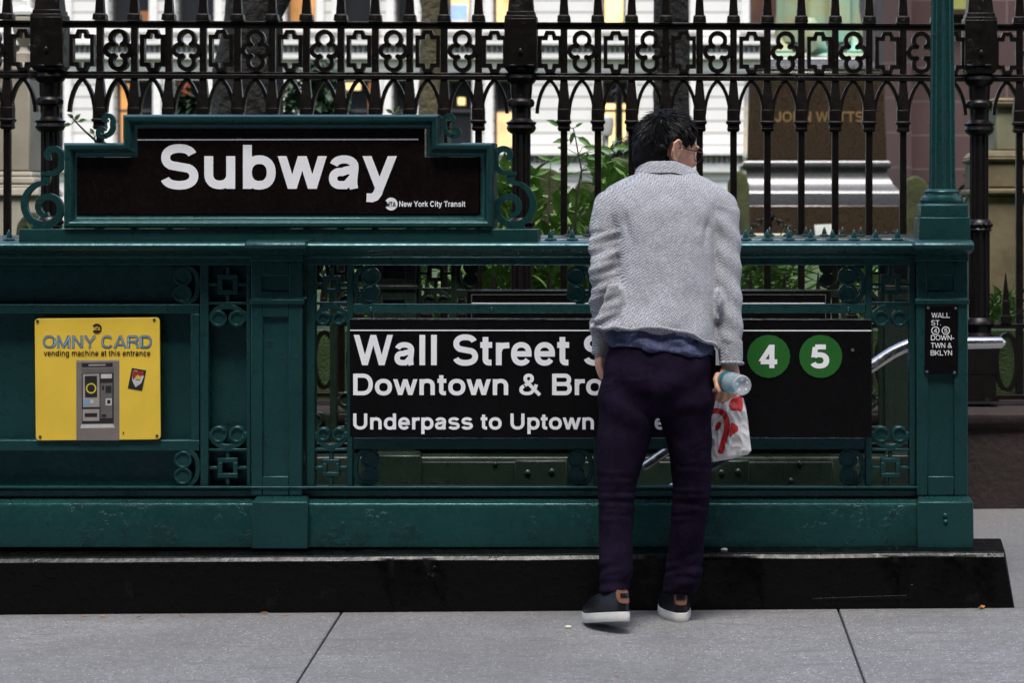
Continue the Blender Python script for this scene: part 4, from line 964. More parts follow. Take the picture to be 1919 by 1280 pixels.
for z0, z1 in zip(zs[:-1], zs[1:]):
    run = None
    for x0, x1 in zip(xs[:-1], xs[1:]):
        hole = any(q[0] <= x0+1e-4 and q[1] >= x1-1e-4 and q[2] <= z0+1e-4 and q[3] >= z1-1e-4 for q in ops)
        if hole:
            if run: o.box(run[0], run[1], YB, YB+.9, z0, z1); run = None
        else: run = (run[0], x1) if run else (x0, x1)
    if run: o.box(run[0], run[1], YB, YB+.9, z0, z1)
o.build('wall', G['white_stone'], fb_, smooth=0)
o = MB(); o.box(xB(-600), xB(1720), YB-.5, YB, zB(84), zB(78)); o.box(xB(-600), xB(1720), YB-.35, YB, zB(110), zB(100)); o.box(xB(-600), xB(1720), YB-.5, YB, zB(290), zB(284)); o.box(xB(-600), xB(1720), YB-.25, YB, zB(322), zB(306)); o.build('cornice', G['white_trim'], fb_)
o = MB()
for k in range(-60, 172):
    x = xB(k*10); o.box(x, x+.1, YB-.28, YB, zB(99), zB(85)); o.box(x, x+.1, YB-.22, YB, zB(305), zB(291))
o.build('dentils', G['grey_trim'], fb_, smooth=0)
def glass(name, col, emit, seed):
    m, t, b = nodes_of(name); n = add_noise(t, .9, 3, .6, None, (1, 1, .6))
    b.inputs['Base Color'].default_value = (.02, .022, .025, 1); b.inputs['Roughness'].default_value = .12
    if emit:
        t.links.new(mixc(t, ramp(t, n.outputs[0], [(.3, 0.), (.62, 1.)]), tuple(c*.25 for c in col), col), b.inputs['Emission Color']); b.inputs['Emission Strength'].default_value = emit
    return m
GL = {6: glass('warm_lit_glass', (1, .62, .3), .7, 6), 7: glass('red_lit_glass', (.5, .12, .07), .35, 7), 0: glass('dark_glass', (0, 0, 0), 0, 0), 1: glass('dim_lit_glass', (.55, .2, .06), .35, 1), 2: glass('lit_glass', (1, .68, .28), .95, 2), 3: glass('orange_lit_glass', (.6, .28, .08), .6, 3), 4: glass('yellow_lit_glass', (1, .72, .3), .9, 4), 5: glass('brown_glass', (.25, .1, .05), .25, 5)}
G['frame_w'] = mat('window_frame_bronze', (.05, .05, .052), .5, bst=0)
for lst, y0, y1 in ((WIN, 148, 286), (WIN2, -190, 44)):
    for a, b_, k in lst:
        o = MB(); w = .09; x0, x1, z0, z1 = xB(a), xB(b_), zB(y1), zB(y0)
        o.box(x0, x0+w, YB+.45, YB+.55, z0, z1); o.box(x1-w, x1, YB+.45, YB+.55, z0, z1); o.box(x0+w, x1-w, YB+.45, YB+.55, z1-w, z1); o.box(x0+w, x1-w, YB+.45, YB+.55, z0, z0+w)
        zm = zB(y0+(y1-y0)*.42); o.box(x0+w, x1-w, YB+.46, YB+.54, zm-.05, zm+.05)
        wf = o.build('window', G['frame_w'], fb_, smooth=0)
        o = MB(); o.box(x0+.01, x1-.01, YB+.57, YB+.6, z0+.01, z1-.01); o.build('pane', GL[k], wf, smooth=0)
        o = MB()
        for q in ((x0-.3, x0-.02), (x1+.02, x1+.3)): o.box(*q, YB-.16, YB+.3, z0-.1, min(z1+.2, zB(112) if y0 > 0 else z1))
        o.box(x0-.34, x1+.34, YB-.24, YB+.3, z0-.3, z0-.1); o.build('surround', G['white_trim'], wf, smooth=0)
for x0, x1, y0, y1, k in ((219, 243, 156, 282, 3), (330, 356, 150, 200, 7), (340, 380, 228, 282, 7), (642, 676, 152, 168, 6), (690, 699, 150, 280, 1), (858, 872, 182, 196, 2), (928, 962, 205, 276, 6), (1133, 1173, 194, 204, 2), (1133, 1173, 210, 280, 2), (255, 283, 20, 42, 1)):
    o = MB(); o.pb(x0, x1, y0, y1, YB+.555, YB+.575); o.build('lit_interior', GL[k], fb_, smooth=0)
o = MB(); o.pb(846, 876, 8, 38, YB+.3, YB+.34); o.build('screen', mat('blue_screen', (.2, .3, .75), .3, bst=0, emit=.45), fb_, smooth=0)

# ---------------------------------------------------------------- trees
def bark(name, c1, c2):
    return mat(name, c1, .95, col2=c2, vs=5, bst=1.0, bs=16, bd=.04)
def trunk(name, label, Y, rows, m_, limbs=()):
    mb = MB(); s = Y/F
    rg = [(P((a+b_)/2, 0, Y).x, Y, P(0, y, Y).z, (b_-a)/2*s, (b_-a)/2*s) for y, a, b_ in rows]
    mb.loft(rg, 28, 10, 2)
    for p in mb.v:
        c = Vector((p.x, p.y, p.z*.35)); d = noise.noise(c*14)*.018+noise.noise(c*40)*.008
        v = Vector((p.x-rg[1][0], p.y-Y, 0)); p += v.normalized()*d if v.length else Vector()
    tr = thing(name, label, 'tree', (rg[0][0], Y, P(0, rows[0][0], Y).z))
    mb.build('trunk', m_, tr, smooth=60)
    for l in limbs:
        mb = MB(); mb.tube([P(x, y, Y) for x, y, r in l], [r*s for x, y, r in l], 10); mb.build('limb', m_, tr, smooth=60)
    return tr
bk = bark('dark_bark', (.0055, .004, .0032), (.0025, .002, .0017))
trunk('churchyard_tree', 'thick dark tree trunk behind the left half of the fence', 13.0, [(520, 372, 552), (400, 388, 540), (215, 396, 532), (100, 408, 530), (0, 424, 529), (-200, 436, 522), (-500, 440, 515)], bk, [[(510, 20, 22), (545, -40, 18), (590, -110, 14)]])
trunk('churchyard_tree', 'straight dark tree trunk behind the head of the man', 15.0, [(480, 1212, 1304), (400, 1218, 1300), (215, 1224, 1292), (0, 1226, 1290), (-400, 1228, 1286)], bk)
trunk('mossy_tree', 'slim olive mossy tree trunk in the middle of the fence', 24.0, [(430, 775, 845), (215, 783, 840), (100, 787, 836), (0, 789, 840), (-200, 795, 850)], bark('mossy_bark', (.085, .07, .035), (.05, .042, .02)), [[(800, 20, 10), (790, -20, 8), (770, -60, 6)]])
# foliage made of single leaves
G['leaf'] = mat('leaf_green', (.08, .19, .03), .5, col2=(.04, .11, .02), vs=30, bst=0, spec=.4)
G['leaf_light'] = mat('leaf_light_green', (.17, .28, .06), .5, col2=(.07, .16, .035), vs=20, bst=0)
G['leaf_dark'] = mat('leaf_dark_green', (.028, .062, .026), .5, col2=(.018, .04, .018), vs=20, bst=0)
G['stem'] = mat('brown_stem', (.045, .03, .02), .8)
def leaf(mb, p, d, L, w, up=Vector((0, 0, 1))):
    d = d.normalized(); sd = d.cross(up); sd = sd.normalized() if sd.length > 1e-3 else Vector((1, 0, 0)); n_ = sd.cross(d)
    a = p; q = [a, a+d*L*.3+sd*w*.42-n_*-.06*L, a+d*L*.62+sd*w*.4+n_*.03*L, a+d*L-n_*.12*L, a+d*L*.62-sd*w*.4+n_*.03*L, a+d*L*.3-sd*w*.42+n_*.06*L, a+d*L*.32, a+d*L*.64-n_*.02*L]
    mb.add(q, [(0, 1, 6), (0, 6, 5), (1, 2, 7, 6), (6, 7, 4, 5), (2, 3, 7), (7, 3, 4)])
def rv(): return Vector((random.uniform(-1, 1), random.uniform(-1, 1), random.uniform(-1, 1)))
def bush(name, label, px0, px1, py0, py1, Y, n, L, m_, cat='shrub', zg=1.0):
    a, b_ = P(px0, py1, Y), P(px1, py0, Y); c = (a+b_)/2; r = Vector(((b_.x-a.x)/2, (b_.x-a.x)/2.4, (b_.z-a.z)/2))
    t_ = thing(name, label, cat, (c.x, Y, zg)); mb = MB()
    cl = [Vector((c.x+random.uniform(-.8, .8)*r.x, Y+random.uniform(-.8, .8)*r.y, c.z+random.uniform(-.8, .8)*r.z)) for _ in range(max(5, n//60))]
    for _ in range(n):
        q = random.choice(cl)+rv()*min(r.x, r.z)*.42; leaf(mb, q, rv()+Vector((0, 0, -.3)), L*random.uniform(.6, 1.3), L*.5)
    mb.build('foliage', m_, t_, smooth=0, fix=False)
    mb = MB()
    for k in range(6):
        q = random.choice(cl); mb.tube([(c.x+random.uniform(-.05, .05), Y, zg-.05), (c.x*.5+q.x*.5, Y, zg*.5+q.z*.5), tuple(q)], [.02, .014, .005], 6)
    mb.build('stems', G['stem'], t_, smooth=60); return t_
bush('leafy_shrub', 'grey green shrub behind the fence right of the thick trunk', 528, 655, 120, 330, 19, 1500, .11, G['leaf_dark'])
bush('leafy_shrub', 'small green shrub in front of the dim window above the sign', 325, 392, 155, 330, 21, 650, .11, G['leaf_dark'])
bush('leafy_shrub', 'pale silvery shrub behind the pickets left of the man', 1138, 1200, 262, 330, 14.4, 260, .06, mat('silvery_leaf', (.16, .2, .15), .6), zg=.9)
bush('clipped_hedge', 'dark hedge at the foot of the brownstone church', 1690, 1840, 350, 440, 22.5, 1800, .12, G['leaf_dark'], 'hedge')
def stem_plant(name, label, Y, path, leaves, m_, lw=.4, rad=.007):
    base = P(path[0][0], path[0][1], Y); t_ = thing(name, label, 'plant', base); mb = MB()
    pts = [P(x, y, Y) for x, y in path]; mb.tube(pts, [rad*(1-.7*i/(len(pts)-1)) for i in range(len(pts))], 7); mb.build('stem', G['stem'], t_, smooth=60)
    mb = MB(); s = Y/F
    for x, y, dx, dy, L in leaves:
        p = P(x, y, Y+random.uniform(-.04, .04)); d = Vector((dx, random.uniform(-.5, .3), -dy)).normalized()
        tp = pts[min(range(len(pts)), key=lambda i: (pts[i]-p).length)]
        mb.tube([tuple(tp), tuple(p)], .0022, 5); leaf(mb, p, d, L*s, L*s*lw, Vector((random.uniform(-.3, .3), -1, .5)))
    mb.build('leaves', m_, t_, smooth=0, fix=False); return t_
stem_plant('sapling', 'young sapling with narrow green leaves rising behind the fence left of the man', 10.95, [(1080, 520), (1078, 420), (1080, 370), (1090, 320), (1084, 290), (1078, 255), (1074, 240)],
    [(1076, 246, -.3, .9, 26), (1072, 240, -1, -.3, 26), (1078, 238, 1, -.6, 18), (1050, 236, -1, -.5, 30), (1068, 262, -1, .1, 34), (1082, 256, .8, .5, 34), (1092, 275, 1, .1, 36), (1064, 298, -1, .15, 36), (1084, 292, 1, .5, 28), (1096, 296, 1, -.1, 36), (1070, 304, -1, .6, 28),
     (1104, 290, 1, .25, 30), (1098, 310, .8, .6, 22), (1076, 325, -1, .2, 22), (1110, 318, .9, -.4, 24), (1090, 340, .6, .8, 16), (1066, 280, -.9, -.2, 26), (1120, 276, 1, .2, 34), (1150, 275, 1, .05, 34), (1154, 300, .8, .5, 24), (1128, 300, .6, .8, 22)], G['leaf'])
stem_plant('sapling', 'thin forked sapling with few leaves just right of the fence pillar', 11.2, [(1026, 520), (1027, 400), (1030, 340), (1032, 308)],
    [(1032, 300, -.8, -.3, 26), (1034, 298, .9, -.4, 20), (1030, 318, -.9, .3, 30), (1032, 330, .9, .2, 34), (1000, 330, -1, .2, 40), (1050, 360, .8, -.5, 24), (1010, 352, -.8, .2, 26)], G['leaf'])
stem_plant('sprig', 'fresh green sprig sprouting above the left shoulder of the big sign', 10.7, [(190, 290), (178, 262), (160, 246), (140, 226), (133, 216)],
    [(138, 222, -.7, -.6, 16), (140, 226, .6, -.9, 18), (146, 228, 1, -.3, 18), (134, 232, -1, .2, 18), (176, 252, -.5, -.8, 16), (178, 256, .8, -.7, 18), (182, 262, .5, .8, 14), (190, 266, .9, .3, 14)], G['leaf_light'], .55)
stem_plant('sprig', 'pair of green shoots peeping over the top of the big sign', 10.7, [(738, 300), (736, 230), (735, 212)], [(736, 212, -.8, -.5, 16), (738, 210, .7, -.7, 18), (750, 212, .8, -.3, 14)], G['leaf_light'], .55)
# ground cover: nobody could count it
mb = MB()
def clump(px0, px1, py0, py1, Y0, Y1, n, L, w, lean=.6):
    for _ in range(n):
        Y = random.uniform(Y0, Y1); p = P(random.uniform(px0, px1), random.uniform(py0, py1), Y)
        leaf(mb, p, Vector((random.uniform(-1, 1)*lean, random.uniform(-1, .2)*lean, random.uniform(-.1, 1))), L*random.uniform(.5, 1.4), w*random.uniform(.6, 1.4))
clump(860, 1130, 440, 640, 11.1, 12.2, 1500, .10, .05); clump(920, 1010, 320, 470, 11.6, 12.4, 230, .12, .055); clump(1110, 1210, 320, 470, 11.6, 13, 330, .12, .05); clump(1040, 1110, 380, 470, 11.5, 12.5, 130, .11, .05)
clump(1560, 1640, 500, 600, 11.2, 12, 160, .11, .04); clump(600, 860, 470, 620, 11.2, 12, 500, .10, .05)
mb.build('undergrowth', [G['leaf_light']], smooth=0, fix=False, label='light green leafy undergrowth behind the fence', cat='undergrowth', kind='stuff')
mb = MB(); clump(1370, 1490, 500, 640, 11.0, 11.8, 420, .2, .012, 1.2); clump(1850, 1915, 560, 620, 10.98, 11.5, 260, .10, .012, .9); clump(55, 100, 445, 470, 10.9, 11.3, 40, .1, .01)
mb.build('tall_grass', [G['leaf_light']], smooth=0, fix=False, label='strands of long pale grass behind the railing', cat='grass', kind='stuff')
# ================================================================ THE MAN
def cloth_mat(name, col, col2, bs, bst, rough=.9):
    return mat(name, col, rough, col2=col2, vs=14, bs=bs, bst=bst, bd=.003, spec=.06)
# herringbone tweed woven from the object's own coordinates
m, t, b = nodes_of('herringbone_tweed'); tc = t.nodes.new('ShaderNodeTexCoord').outputs['Object']
wob = add_noise(t, 9, 3, .5, tc)
sx = t.nodes.new('ShaderNodeSeparateXYZ'); t.links.new(tc, sx.inputs[0])
def mth(op, a, b_=None):
    n = t.nodes.new('ShaderNodeMath'); n.operation = op
    for i, v in enumerate((a, b_)):
        if v is None: continue
        if hasattr(v, 'is_output'): t.links.new(v, n.inputs[i])
        else: n.inputs[i].default_value = v
    return n.outputs[0]
u = mth('ADD', mth('ADD', sx.outputs[0], mth('MULTIPLY', sx.outputs[1], .5)), mth('MULTIPLY', wob.outputs[0], .012))
zig = mth('PINGPONG', u, .0086)
v = mth('ADD', mth('ADD', sx.outputs[2], mth('MULTIPLY', zig, 1.25)), mth('MULTIPLY', wob.outputs[0], .01))
st_ = mth('PINGPONG', mth('MULTIPLY', v, 1/.0100), .5)
line = ramp(t, st_, [(.12, 0.), (.36, 1.)])
fz = add_noise(t, 420, 2, .6, tc); fz2 = add_noise(t, 110, 3, .6, tc)
c = mixc(t, line, (.265, .272, .30), (.54, .553, .595))
c = mixc(t, ramp(t, fz.outputs[0], [(.42, .7), (.56, 0.)]), c, (.10, .10, .11))
c = mixc(t, ramp(t, fz2.outputs[0], [(.5, 0.), (.64, .30)]), c, (.6, .61, .65))
t.links.new(c, b.inputs['Base Color']); b.inputs['Roughness'].default_value = .95; b.inputs['Specular IOR Level'].default_value = .15
b.inputs['Sheen Weight'].default_value = .15
hsum = mth('ADD', fz2.outputs[0], mth('MULTIPLY', line, .4)); bump(t, b, hsum, .6, .004)
G['tweed'] = m
def crease(m_):
    t_ = m_.node_tree; b_ = t_.nodes['Principled BSDF']; a_ = add_noise(t_, 1.0, 2, .5, None, (5, 5, 9))
    a2 = add_noise(t_, 3.2, 4, .6, None, (9, 9, 4)); old = b_.inputs['Normal'].links[0].from_socket
    h1 = ramp(t_, a_.outputs[0], [(.44, 0.), (.5, 1.), (.56, 0.)]); bump(t_, b_, h1, .22, .006, bump(t_, b_, a2.outputs[0], .4, .02, old)); return m_
G['trouser'] = cloth_mat('aubergine_cotton', (.0125, .0075, .021), (.007, .0042, .0115), 160, .2)
crease(G['trouser'])
G['skin'] = mat('skin', (.62, .35, .24), .5, col2=(.56, .29, .19), vs=25, bst=.05, bs=220)
G['hair'] = mat('black_hair', (.0035, .0032, .0042), .5, vs=30, bst=0, spec=.16)
m, t, b = nodes_of('crumpled_blue_linen'); n = add_noise(t, 26, 5, .65); n2 = add_noise(t, 60, 3)
vo = t.nodes.new('ShaderNodeTexVoronoi'); vo.feature = 'DISTANCE_TO_EDGE'; vo.inputs['Scale'].default_value = 22
mp = t.nodes.new('ShaderNodeMapping'); mp.inputs['Scale'].default_value = (.7, 1, 1.6); t.links.new(t.nodes.new('ShaderNodeTexCoord').outputs['Object'], mp.inputs[0])
t.links.new(mixc(t, .25, mp.outputs[0], n.outputs['Color']), vo.inputs['Vector'])
cr = ramp(t, vo.outputs['Distance'], [(0, 1.), (.07, 0.)])
t.links.new(mixc(t, mth('MULTIPLY', cr, .5) if False else cr, mixc(t, n.outputs[0], (.026, .032, .085), (.055, .066, .145)), (.12, .135, .24)), b.inputs['Base Color']); b.inputs['Roughness'].default_value = .85
bump(t, b, n.outputs[0], .8, .012); G['linen'] = m

man = thing('person', 'person in a grey herringbone jacket seen from behind, leaning over the railing with a bag', 'person', P(1205, 1168, 7.75))
def ring(py, xl, xr, Y, ry, sl=0.0):
    a, b_ = P(xl, py, Y), P(xr, py, Y); return ((a.x+b_.x)/2, Y, a.z, (b_.x-a.x)/2, ry, sl)
def limb(rows, mb, n=20, e=2.1, sub=4):
    """rows (px, py, radius px, Y[, depth factor])"""
    rg = []
    for q in rows:
        px, py, r, Y = q[:4]; p = P(px, py, Y); rr = r*Y/F; rg.append((p.x, Y, p.z, rr, rr*(q[4] if len(q) > 4 else 1.0)))
    mb.loft(rg, n, sub, e)
# ---- body: one continuous surface from head to ankles
mb = MB()
HX, HY, HZ = P(1249, 283, 7.97)
head_m = Matrix.Translation((HX, HY, HZ)) @ Matrix.Rotation(R(-57), 4, 'Z') @ Matrix.Rotation(R(-9), 4, 'X') @ Matrix.Rotation(R(4), 4, 'Y')
hb = MB()                                       # head in its own frame: x right, y forward, z up, origin between the ears
hr_ = [(-.118, .050, .083, .022), (-.112, .040, .094, .034), (-.095, .012, .100, .048), (-.070, -.045, .099, .059), (-.045, -.068, .098, .066), (-.02, -.082, .096, .070), (.005, -.092, .094, .073), (.03, -.098, .095, .076), (.055, -.098, .094, .077), (.08, -.09, .084, .072), (.1, -.07, .065, .058), (.113, -.042, .036, .036), (.118, -.015, .012, .012)]
hb.loft([(0, (a+c_)/2, z_c, w, (c_-a)/2) for z_c, a, c_, w in hr_], 26, 3, 2.2)
hb.loft([(0, .093, .022, .010, .012), (0, .103, .0, .012, .014), (0, .110, -.022, .016, .016), (0, .102, -.034, .014, .012)], 12, 3, 2)   # nose
for k in (-1, 1):
    hb.ball((k*.032, .083, .010), (.014, .012, .010), 10, 8); hb.ball((k*.034, .088, .030), (.024, .012, .008), 10, 8); hb.ball((k*.044, .060, -.026), (.024, .026, .034), 12, 8)
hb.ball((0, .094, -.056), (.024, .012, .0075), 12, 8); hb.ball((0, .093, -.068), (.022, .012, .0085), 12, 8); hb.ball((0, .088, -.098), (.022, .016, .016), 12, 8)
for q in hb.v: q.xyz = head_m @ q
mb.add(hb.v, hb.f)
nk = head_m @ Vector((0, -.03, -.05))
mb.loft([(nk.x-.005, nk.y-.004, nk.z+.02, .056, .060), (nk.x-.006, nk.y-.02, nk.z-.04, .058, .062), (P(1254, 325, 7.92).x, 7.92, P(0, 325, 7.92).z, .066, .066), (P(1252, 345, 7.9).x, 7.9, P(0, 350, 7.9).z, .10, .08)], 20, 4, 2)
mb.loft([ring(342, 1190, 1310, 7.9, .06), ring(400, 1172, 1326, 7.87, .09), ring(500, 1180, 1322, 7.82, .095), ring(600, 1160, 1318, 7.77, .1), ring(700, 1155, 1305, 7.735, .085), ring(740, 1165, 1295, 7.735, .06)], 24, 4)
limb([(1180, 372, 18, 7.875), (1138, 420, 17, 7.842), (1132, 500, 15, 7.80), (1130, 590, 14, 7.835), (1128, 655, 13.5, 7.88), (1128, 672, 14, 7.885, .7)], mb)
limb([(1318, 372, 18, 7.86), (1356, 420, 17, 7.828), (1363, 500, 15, 7.785), (1367, 590, 14, 7.742), (1369, 660, 14.5, 7.72), (1368, 684, 15, 7.715, .8)], mb)
limb([(1178, 725, 30, 7.735), (1167, 860, 26, 7.71), (1155, 980, 20, 7.69), (1154, 1090, 16, 7.63), (1158, 1135, 14, 7.585)], mb)
limb([(1282, 725, 30, 7.74), (1292, 860, 26, 7.76), (1290, 980, 20, 7.785), (1276, 1090, 16, 7.81), (1270, 1135, 14, 7.815)], mb)
def finger(mb, pts, r):
    mb.tube([tuple(q) for q in pts], [r*1.05, r, r*.95, r*.86, r*.5][:len(pts)], 9)
# right hand: palm down, closed over the bottle neck with the bag handles under the fingers
pw = lambda x, y, Y: P(x, y, Y)
mb.loft([(*pw(1368, 686, 7.715), .027, .022), (*pw(1367, 700, 7.71), .034, .020), (*pw(1363, 716, 7.712), .038, .019), (*pw(1360, 728, 7.725), .034, .016)], 18, 4, 2.2)
for (x0, x1, x2, y0, y1, y2, r) in ((1378, 1380, 1370, 722, 737, 743, .0092), (1368, 1369, 1359, 726, 743, 750, .0096), (1357, 1356, 1349, 727, 745, 752, .0093), (1346, 1345, 1341, 724, 740, 747, .0082)):
    finger(mb, [pw(x0, y0-6, 7.708), pw(x0, y0+3, 7.702), pw(x1, y1, 7.715), pw(x2, y2, 7.745), pw(x2-2, y2-3, 7.765)], r)
finger(mb, [pw(1346, 700, 7.70), pw(1341, 712, 7.685), pw(1344, 726, 7.672), pw(1350, 736, 7.668)], .0105)
# left hand, half in the trouser pocket
mb.loft([(*pw(1128, 664, 7.885), .022, .026), (*pw(1129, 680, 7.88), .026, .036), (*pw(1132, 698, 7.87), .024, .036), (*pw(1136, 712, 7.86), .02, .03)], 16, 4, 2.2)
for k in range(4):
    finger(mb, [pw(1133+k*1.5, 704, 7.835+.02*k), pw(1137+k*1.2, 722, 7.83+.02*k), pw(1141+k, 738, 7.83+.02*k), pw(1144+k, 750, 7.835+.02*k)], .0085)
finger(mb, [pw(1126, 672, 7.855), pw(1127, 684, 7.838), pw(1131, 697, 7.832), pw(1135, 706, 7.83)], .0098)
body = remesh(mb.build('body', G['skin'], man), .0042, 3)
# ears
for k in (-1, 1):
    er = MB()
    o = [(0, -.008, .034), (0, .010, .030), (0, .016, .010), (0, .008, -.012), (0, .0, -.030), (0, -.010, -.024), (0, -.020, .0), (0, -.020, .022)]
    e = MB(); e.loft([(0, 0, 0, 1, 1), (0, 0, 0, 1, 1)], 4, 1)
    e = MB(); path = [Vector((k*(.079+.019*(1 if y < 0 else .2)), y*1.15-.014, z_*1.12)) for x, y, z_ in o]
    e.tube(path+[path[0]], .0052, 8, cap=False); e.ball((k*.0795, -.016, 0), (.007, .019, .033), 12, 8); e.ball((k*.078, .002, -.002), (.006, .005, .009), 8, 6)
    e.ball((k*.077, -.006, -.028), (.0055, .008, .009), 10, 6)
    for q in e.v: q.xyz = head_m @ q
    er.add(e.v, e.f); remesh(er.build('ear', G['skin'], body), .0022, 2)
# glasses
gl = MB()
for k in (-1, 1):
    gl.tube([head_m @ Vector((k*.083, -.022, .012)), head_m @ Vector((k*.084, .01, .016)), head_m @ Vector((k*.074, .095, .014))], .0021, 7)
    gl.tube([head_m @ Vector((k*.037+.030*math.cos(a), .108-.03*abs(math.cos(a))*.25*(1 if k*math.cos(a) > 0 else .2), .006+.023*math.sin(a))) for a in [2*math.pi*j/20 for j in range(21)]], .0017, 6, cap=False)
gl.tube([head_m @ Vector((-.008, .11, .012)), head_m @ Vector((0, .113, .015)), head_m @ Vector((.008, .11, .012))], .0017, 6)
gl.build('glasses', mat('dark_red_frame', (.08, .015, .012), .3, bst=0), man, smooth=60)
# hair: a cap plus many tapering tufts
HL = [(0, 40), (38, 34), (58, 20), (70, 8), (78, 14), (108, 16), (119, -22), (150, -36), (181, -39)]
def hairline(az):
    for (a0, e0), (a1, e1) in zip(HL[:-1], HL[1:]):
        if az <= a1: return e0+(e1-e0)*(az-a0)/(a1-a0)
    return HL[-1][1]
def over(d):
    """degrees above the hairline in direction d of the head frame"""
    return math.degrees(math.asin(max(-1, min(1, d.z))))-hairline(math.degrees(math.atan2(abs(d.x), d.y)))
def skull(d, k=1.0): return Vector((d.x*.086*k, d.y*.109*k-.006, d.z*.127*k))
hc = MB(); vs = []; fs = []; NA, NB = 72, 48
for i in range(NB+1):
    th = math.pi*min(max(i/NB, .004), .996)
    for j in range(NA):
        a = 2*math.pi*j/NA; d = Vector((math.sin(th)*math.cos(a), math.sin(th)*math.sin(a), math.cos(th)))
        o_ = over(d); k = .80+.20*min(1, max(0, (o_+4)/7)); k += .05*min(1, max(0, (o_-2)/10))+(.03*noise.noise(d*4.5) if o_ > 6 else 0)
        vs.append(head_m @ skull(d, k))
for i in range(NB):
    for j in range(NA): fs.append((i*NA+j, (i+1)*NA+j, (i+1)*NA+(j+1) % NA, i*NA+(j+1) % NA))
hc.add(vs, fs)
crown = Vector((.012, -.062, .118))
for i in range(9000):
    while True:
        d = rv()
        if .2 < d.length < 1: break
    d.normalize(); o_ = over(d)
    az_ = math.degrees(math.atan2(abs(d.x), d.y))
    if o_ < (11 if 66 < az_ < 114 else 3): continue
    p0 = skull(d, 1.0); fl = (p0-crown); fl -= d*fl.dot(d); 
    if fl.length < .03: fl = fl*12+rv(); fl -= d*fl.dot(d)
    fl.normalize()
    cl_ = noise.noise(d*7+Vector((3, 1, 2))); sw = d.cross(fl)*(cl_*1.1+random.uniform(-.25, .25))
    top = max(0, d.z); L = (.024+.026*top)*random.uniform(.7, 1.25)*min(1, (.3 if abs(d.y) < .3 else .45)+o_/42)
    lift = (.16+.16*top*random.uniform(.2, 1.2)+.22*abs(cl_))
    dr = (fl+sw+d*lift).normalized(); p1 = p0+dr*L*.55; p2 = p1+(dr+fl*.3-d*.35+rv()*.22).normalized()*L*.5
    r0 = random.uniform(.0011, .0025)
    hc.tube([head_m @ q for q in (p0-d*.003, p1, p2)], [r0, r0*.85, r0*.12], 4, cap=False)
hc.build('hair', G['hair'], man, smooth=60, fix=False)

# ---- jacket
def fold(amp, fz, fx, seed, extra=None):
    def f(p, n_):
        v = noise.noise(Vector((p.x*fx+seed, p.y*fx, p.z*fz)))*amp+noise.noise(Vector((p.x*fx*2.3, p.y*fx*2.3+seed, p.z*fz*2.2)))*amp*.45
        return v+(extra(p, n_) if extra else 0)
    return f
def hemdrop(q):
    px = VX+q.x*F/q.y; py = VY-(q.z-HC)*F/q.y
    return .066*max(0, (px-1248)/100)**1.6*min(1, max(0, (py-530)/85))
mb = MB()
mb.loft([ring(314, 1206, 1286, 7.925, .052), ring(325, 1194, 1304, 7.915, .064), ring(338, 1162, 1328, 7.90, .080), ring(357, 1134, 1352, 7.885, .095), ring(390, 1134, 1358, 7.865, .112), ring(430, 1146, 1350, 7.85, .122),
         ring(480, 1152, 1345, 7.83, .128), ring(530, 1152, 1344, 7.805, .131), ring(575, 1142, 1346, 7.78, .136), ring(598, 1122, 1348, 7.765, .142), ring(611, 1110, 1350, 7.76, .146), ring(615, 1112, 1349, 7.76, .144)], 44, 5, 2.5)
for q in mb.v: q.z -= hemdrop(q)
limb([(1168, 352, 26, 7.88), (1148, 372, 32, 7.87), (1137, 410, 30.5, 7.845), (1133, 450, 27.5, 7.825), (1131, 495, 26, 7.80), (1131, 540, 26.5, 7.80), (1130, 585, 25, 7.83), (1128, 625, 20.5, 7.86), (1127, 664, 17, 7.88), (1127, 666, 16, 7.88)], mb, 24)
limb([(1326, 352, 26, 7.87), (1345, 372, 32, 7.86), (1357, 410, 30, 7.83), (1361, 450, 27.5, 7.81), (1363, 500, 26, 7.785), (1366, 560, 25, 7.755), (1368, 620, 23, 7.73), (1370, 680, 21.5, 7.715), (1370, 684, 20.5, 7.715)], mb, 24)
mb.loft([(*P(1346, 540, 7.72), .004, .03), (*P(1349, 553, 7.715), .010, .045), (*P(1350, 564, 7.715), .013, .05), (*P(1347, 577, 7.72), .007, .05), (*P(1345, 600, 7.72), .003, .05)], 16, 4)
mb.prism([(1139, 539), (1148, 535), (1158, 534), (1165, 541), (1168, 565), (1166, 590), (1154, 601), (1132, 606), (1116, 605), (1113, 597), (1122, 578), (1133, 557)], 7.667, 7.74)
def jx(p, n_):
    px = VX+p.x*F/p.y; py = VY-(p.z-HC)*F/p.y; d = 0
    if px < 1163 and 430 < py < 625: d += .0045*math.sin((py+(px-1130)*.75)*.13+.6*math.sin(py*.03))+.002*math.sin(py*.33+px*.1)
    if px > 1343 and 390 < py < 640: d += .0035*math.sin((py-(px-1365)*.9)*.12)
    if 1165 < px < 1340 and py > 480: d += .004*math.sin((px*1.0+(py-500)*.35)*.075)*min(1, (py-480)/90)
    for cx, s_ in ((1168, 1), (1334, -1)):          # creases running down from the armpits
        q = abs((px-cx)-s_*(py-400)*.25)
        if 385 < py < 470 and q < 9: d -= .010*(1-q/9)*(1-abs(py-425)/48)
    return d
jacket = remesh(mb.build('jacket', G['tweed'], man), .0065, 5, fold(.0062, 9, 13, 3.3, jx))
mb = MB()                                       # collar, turned down
n = 40; vs = []; fs = []
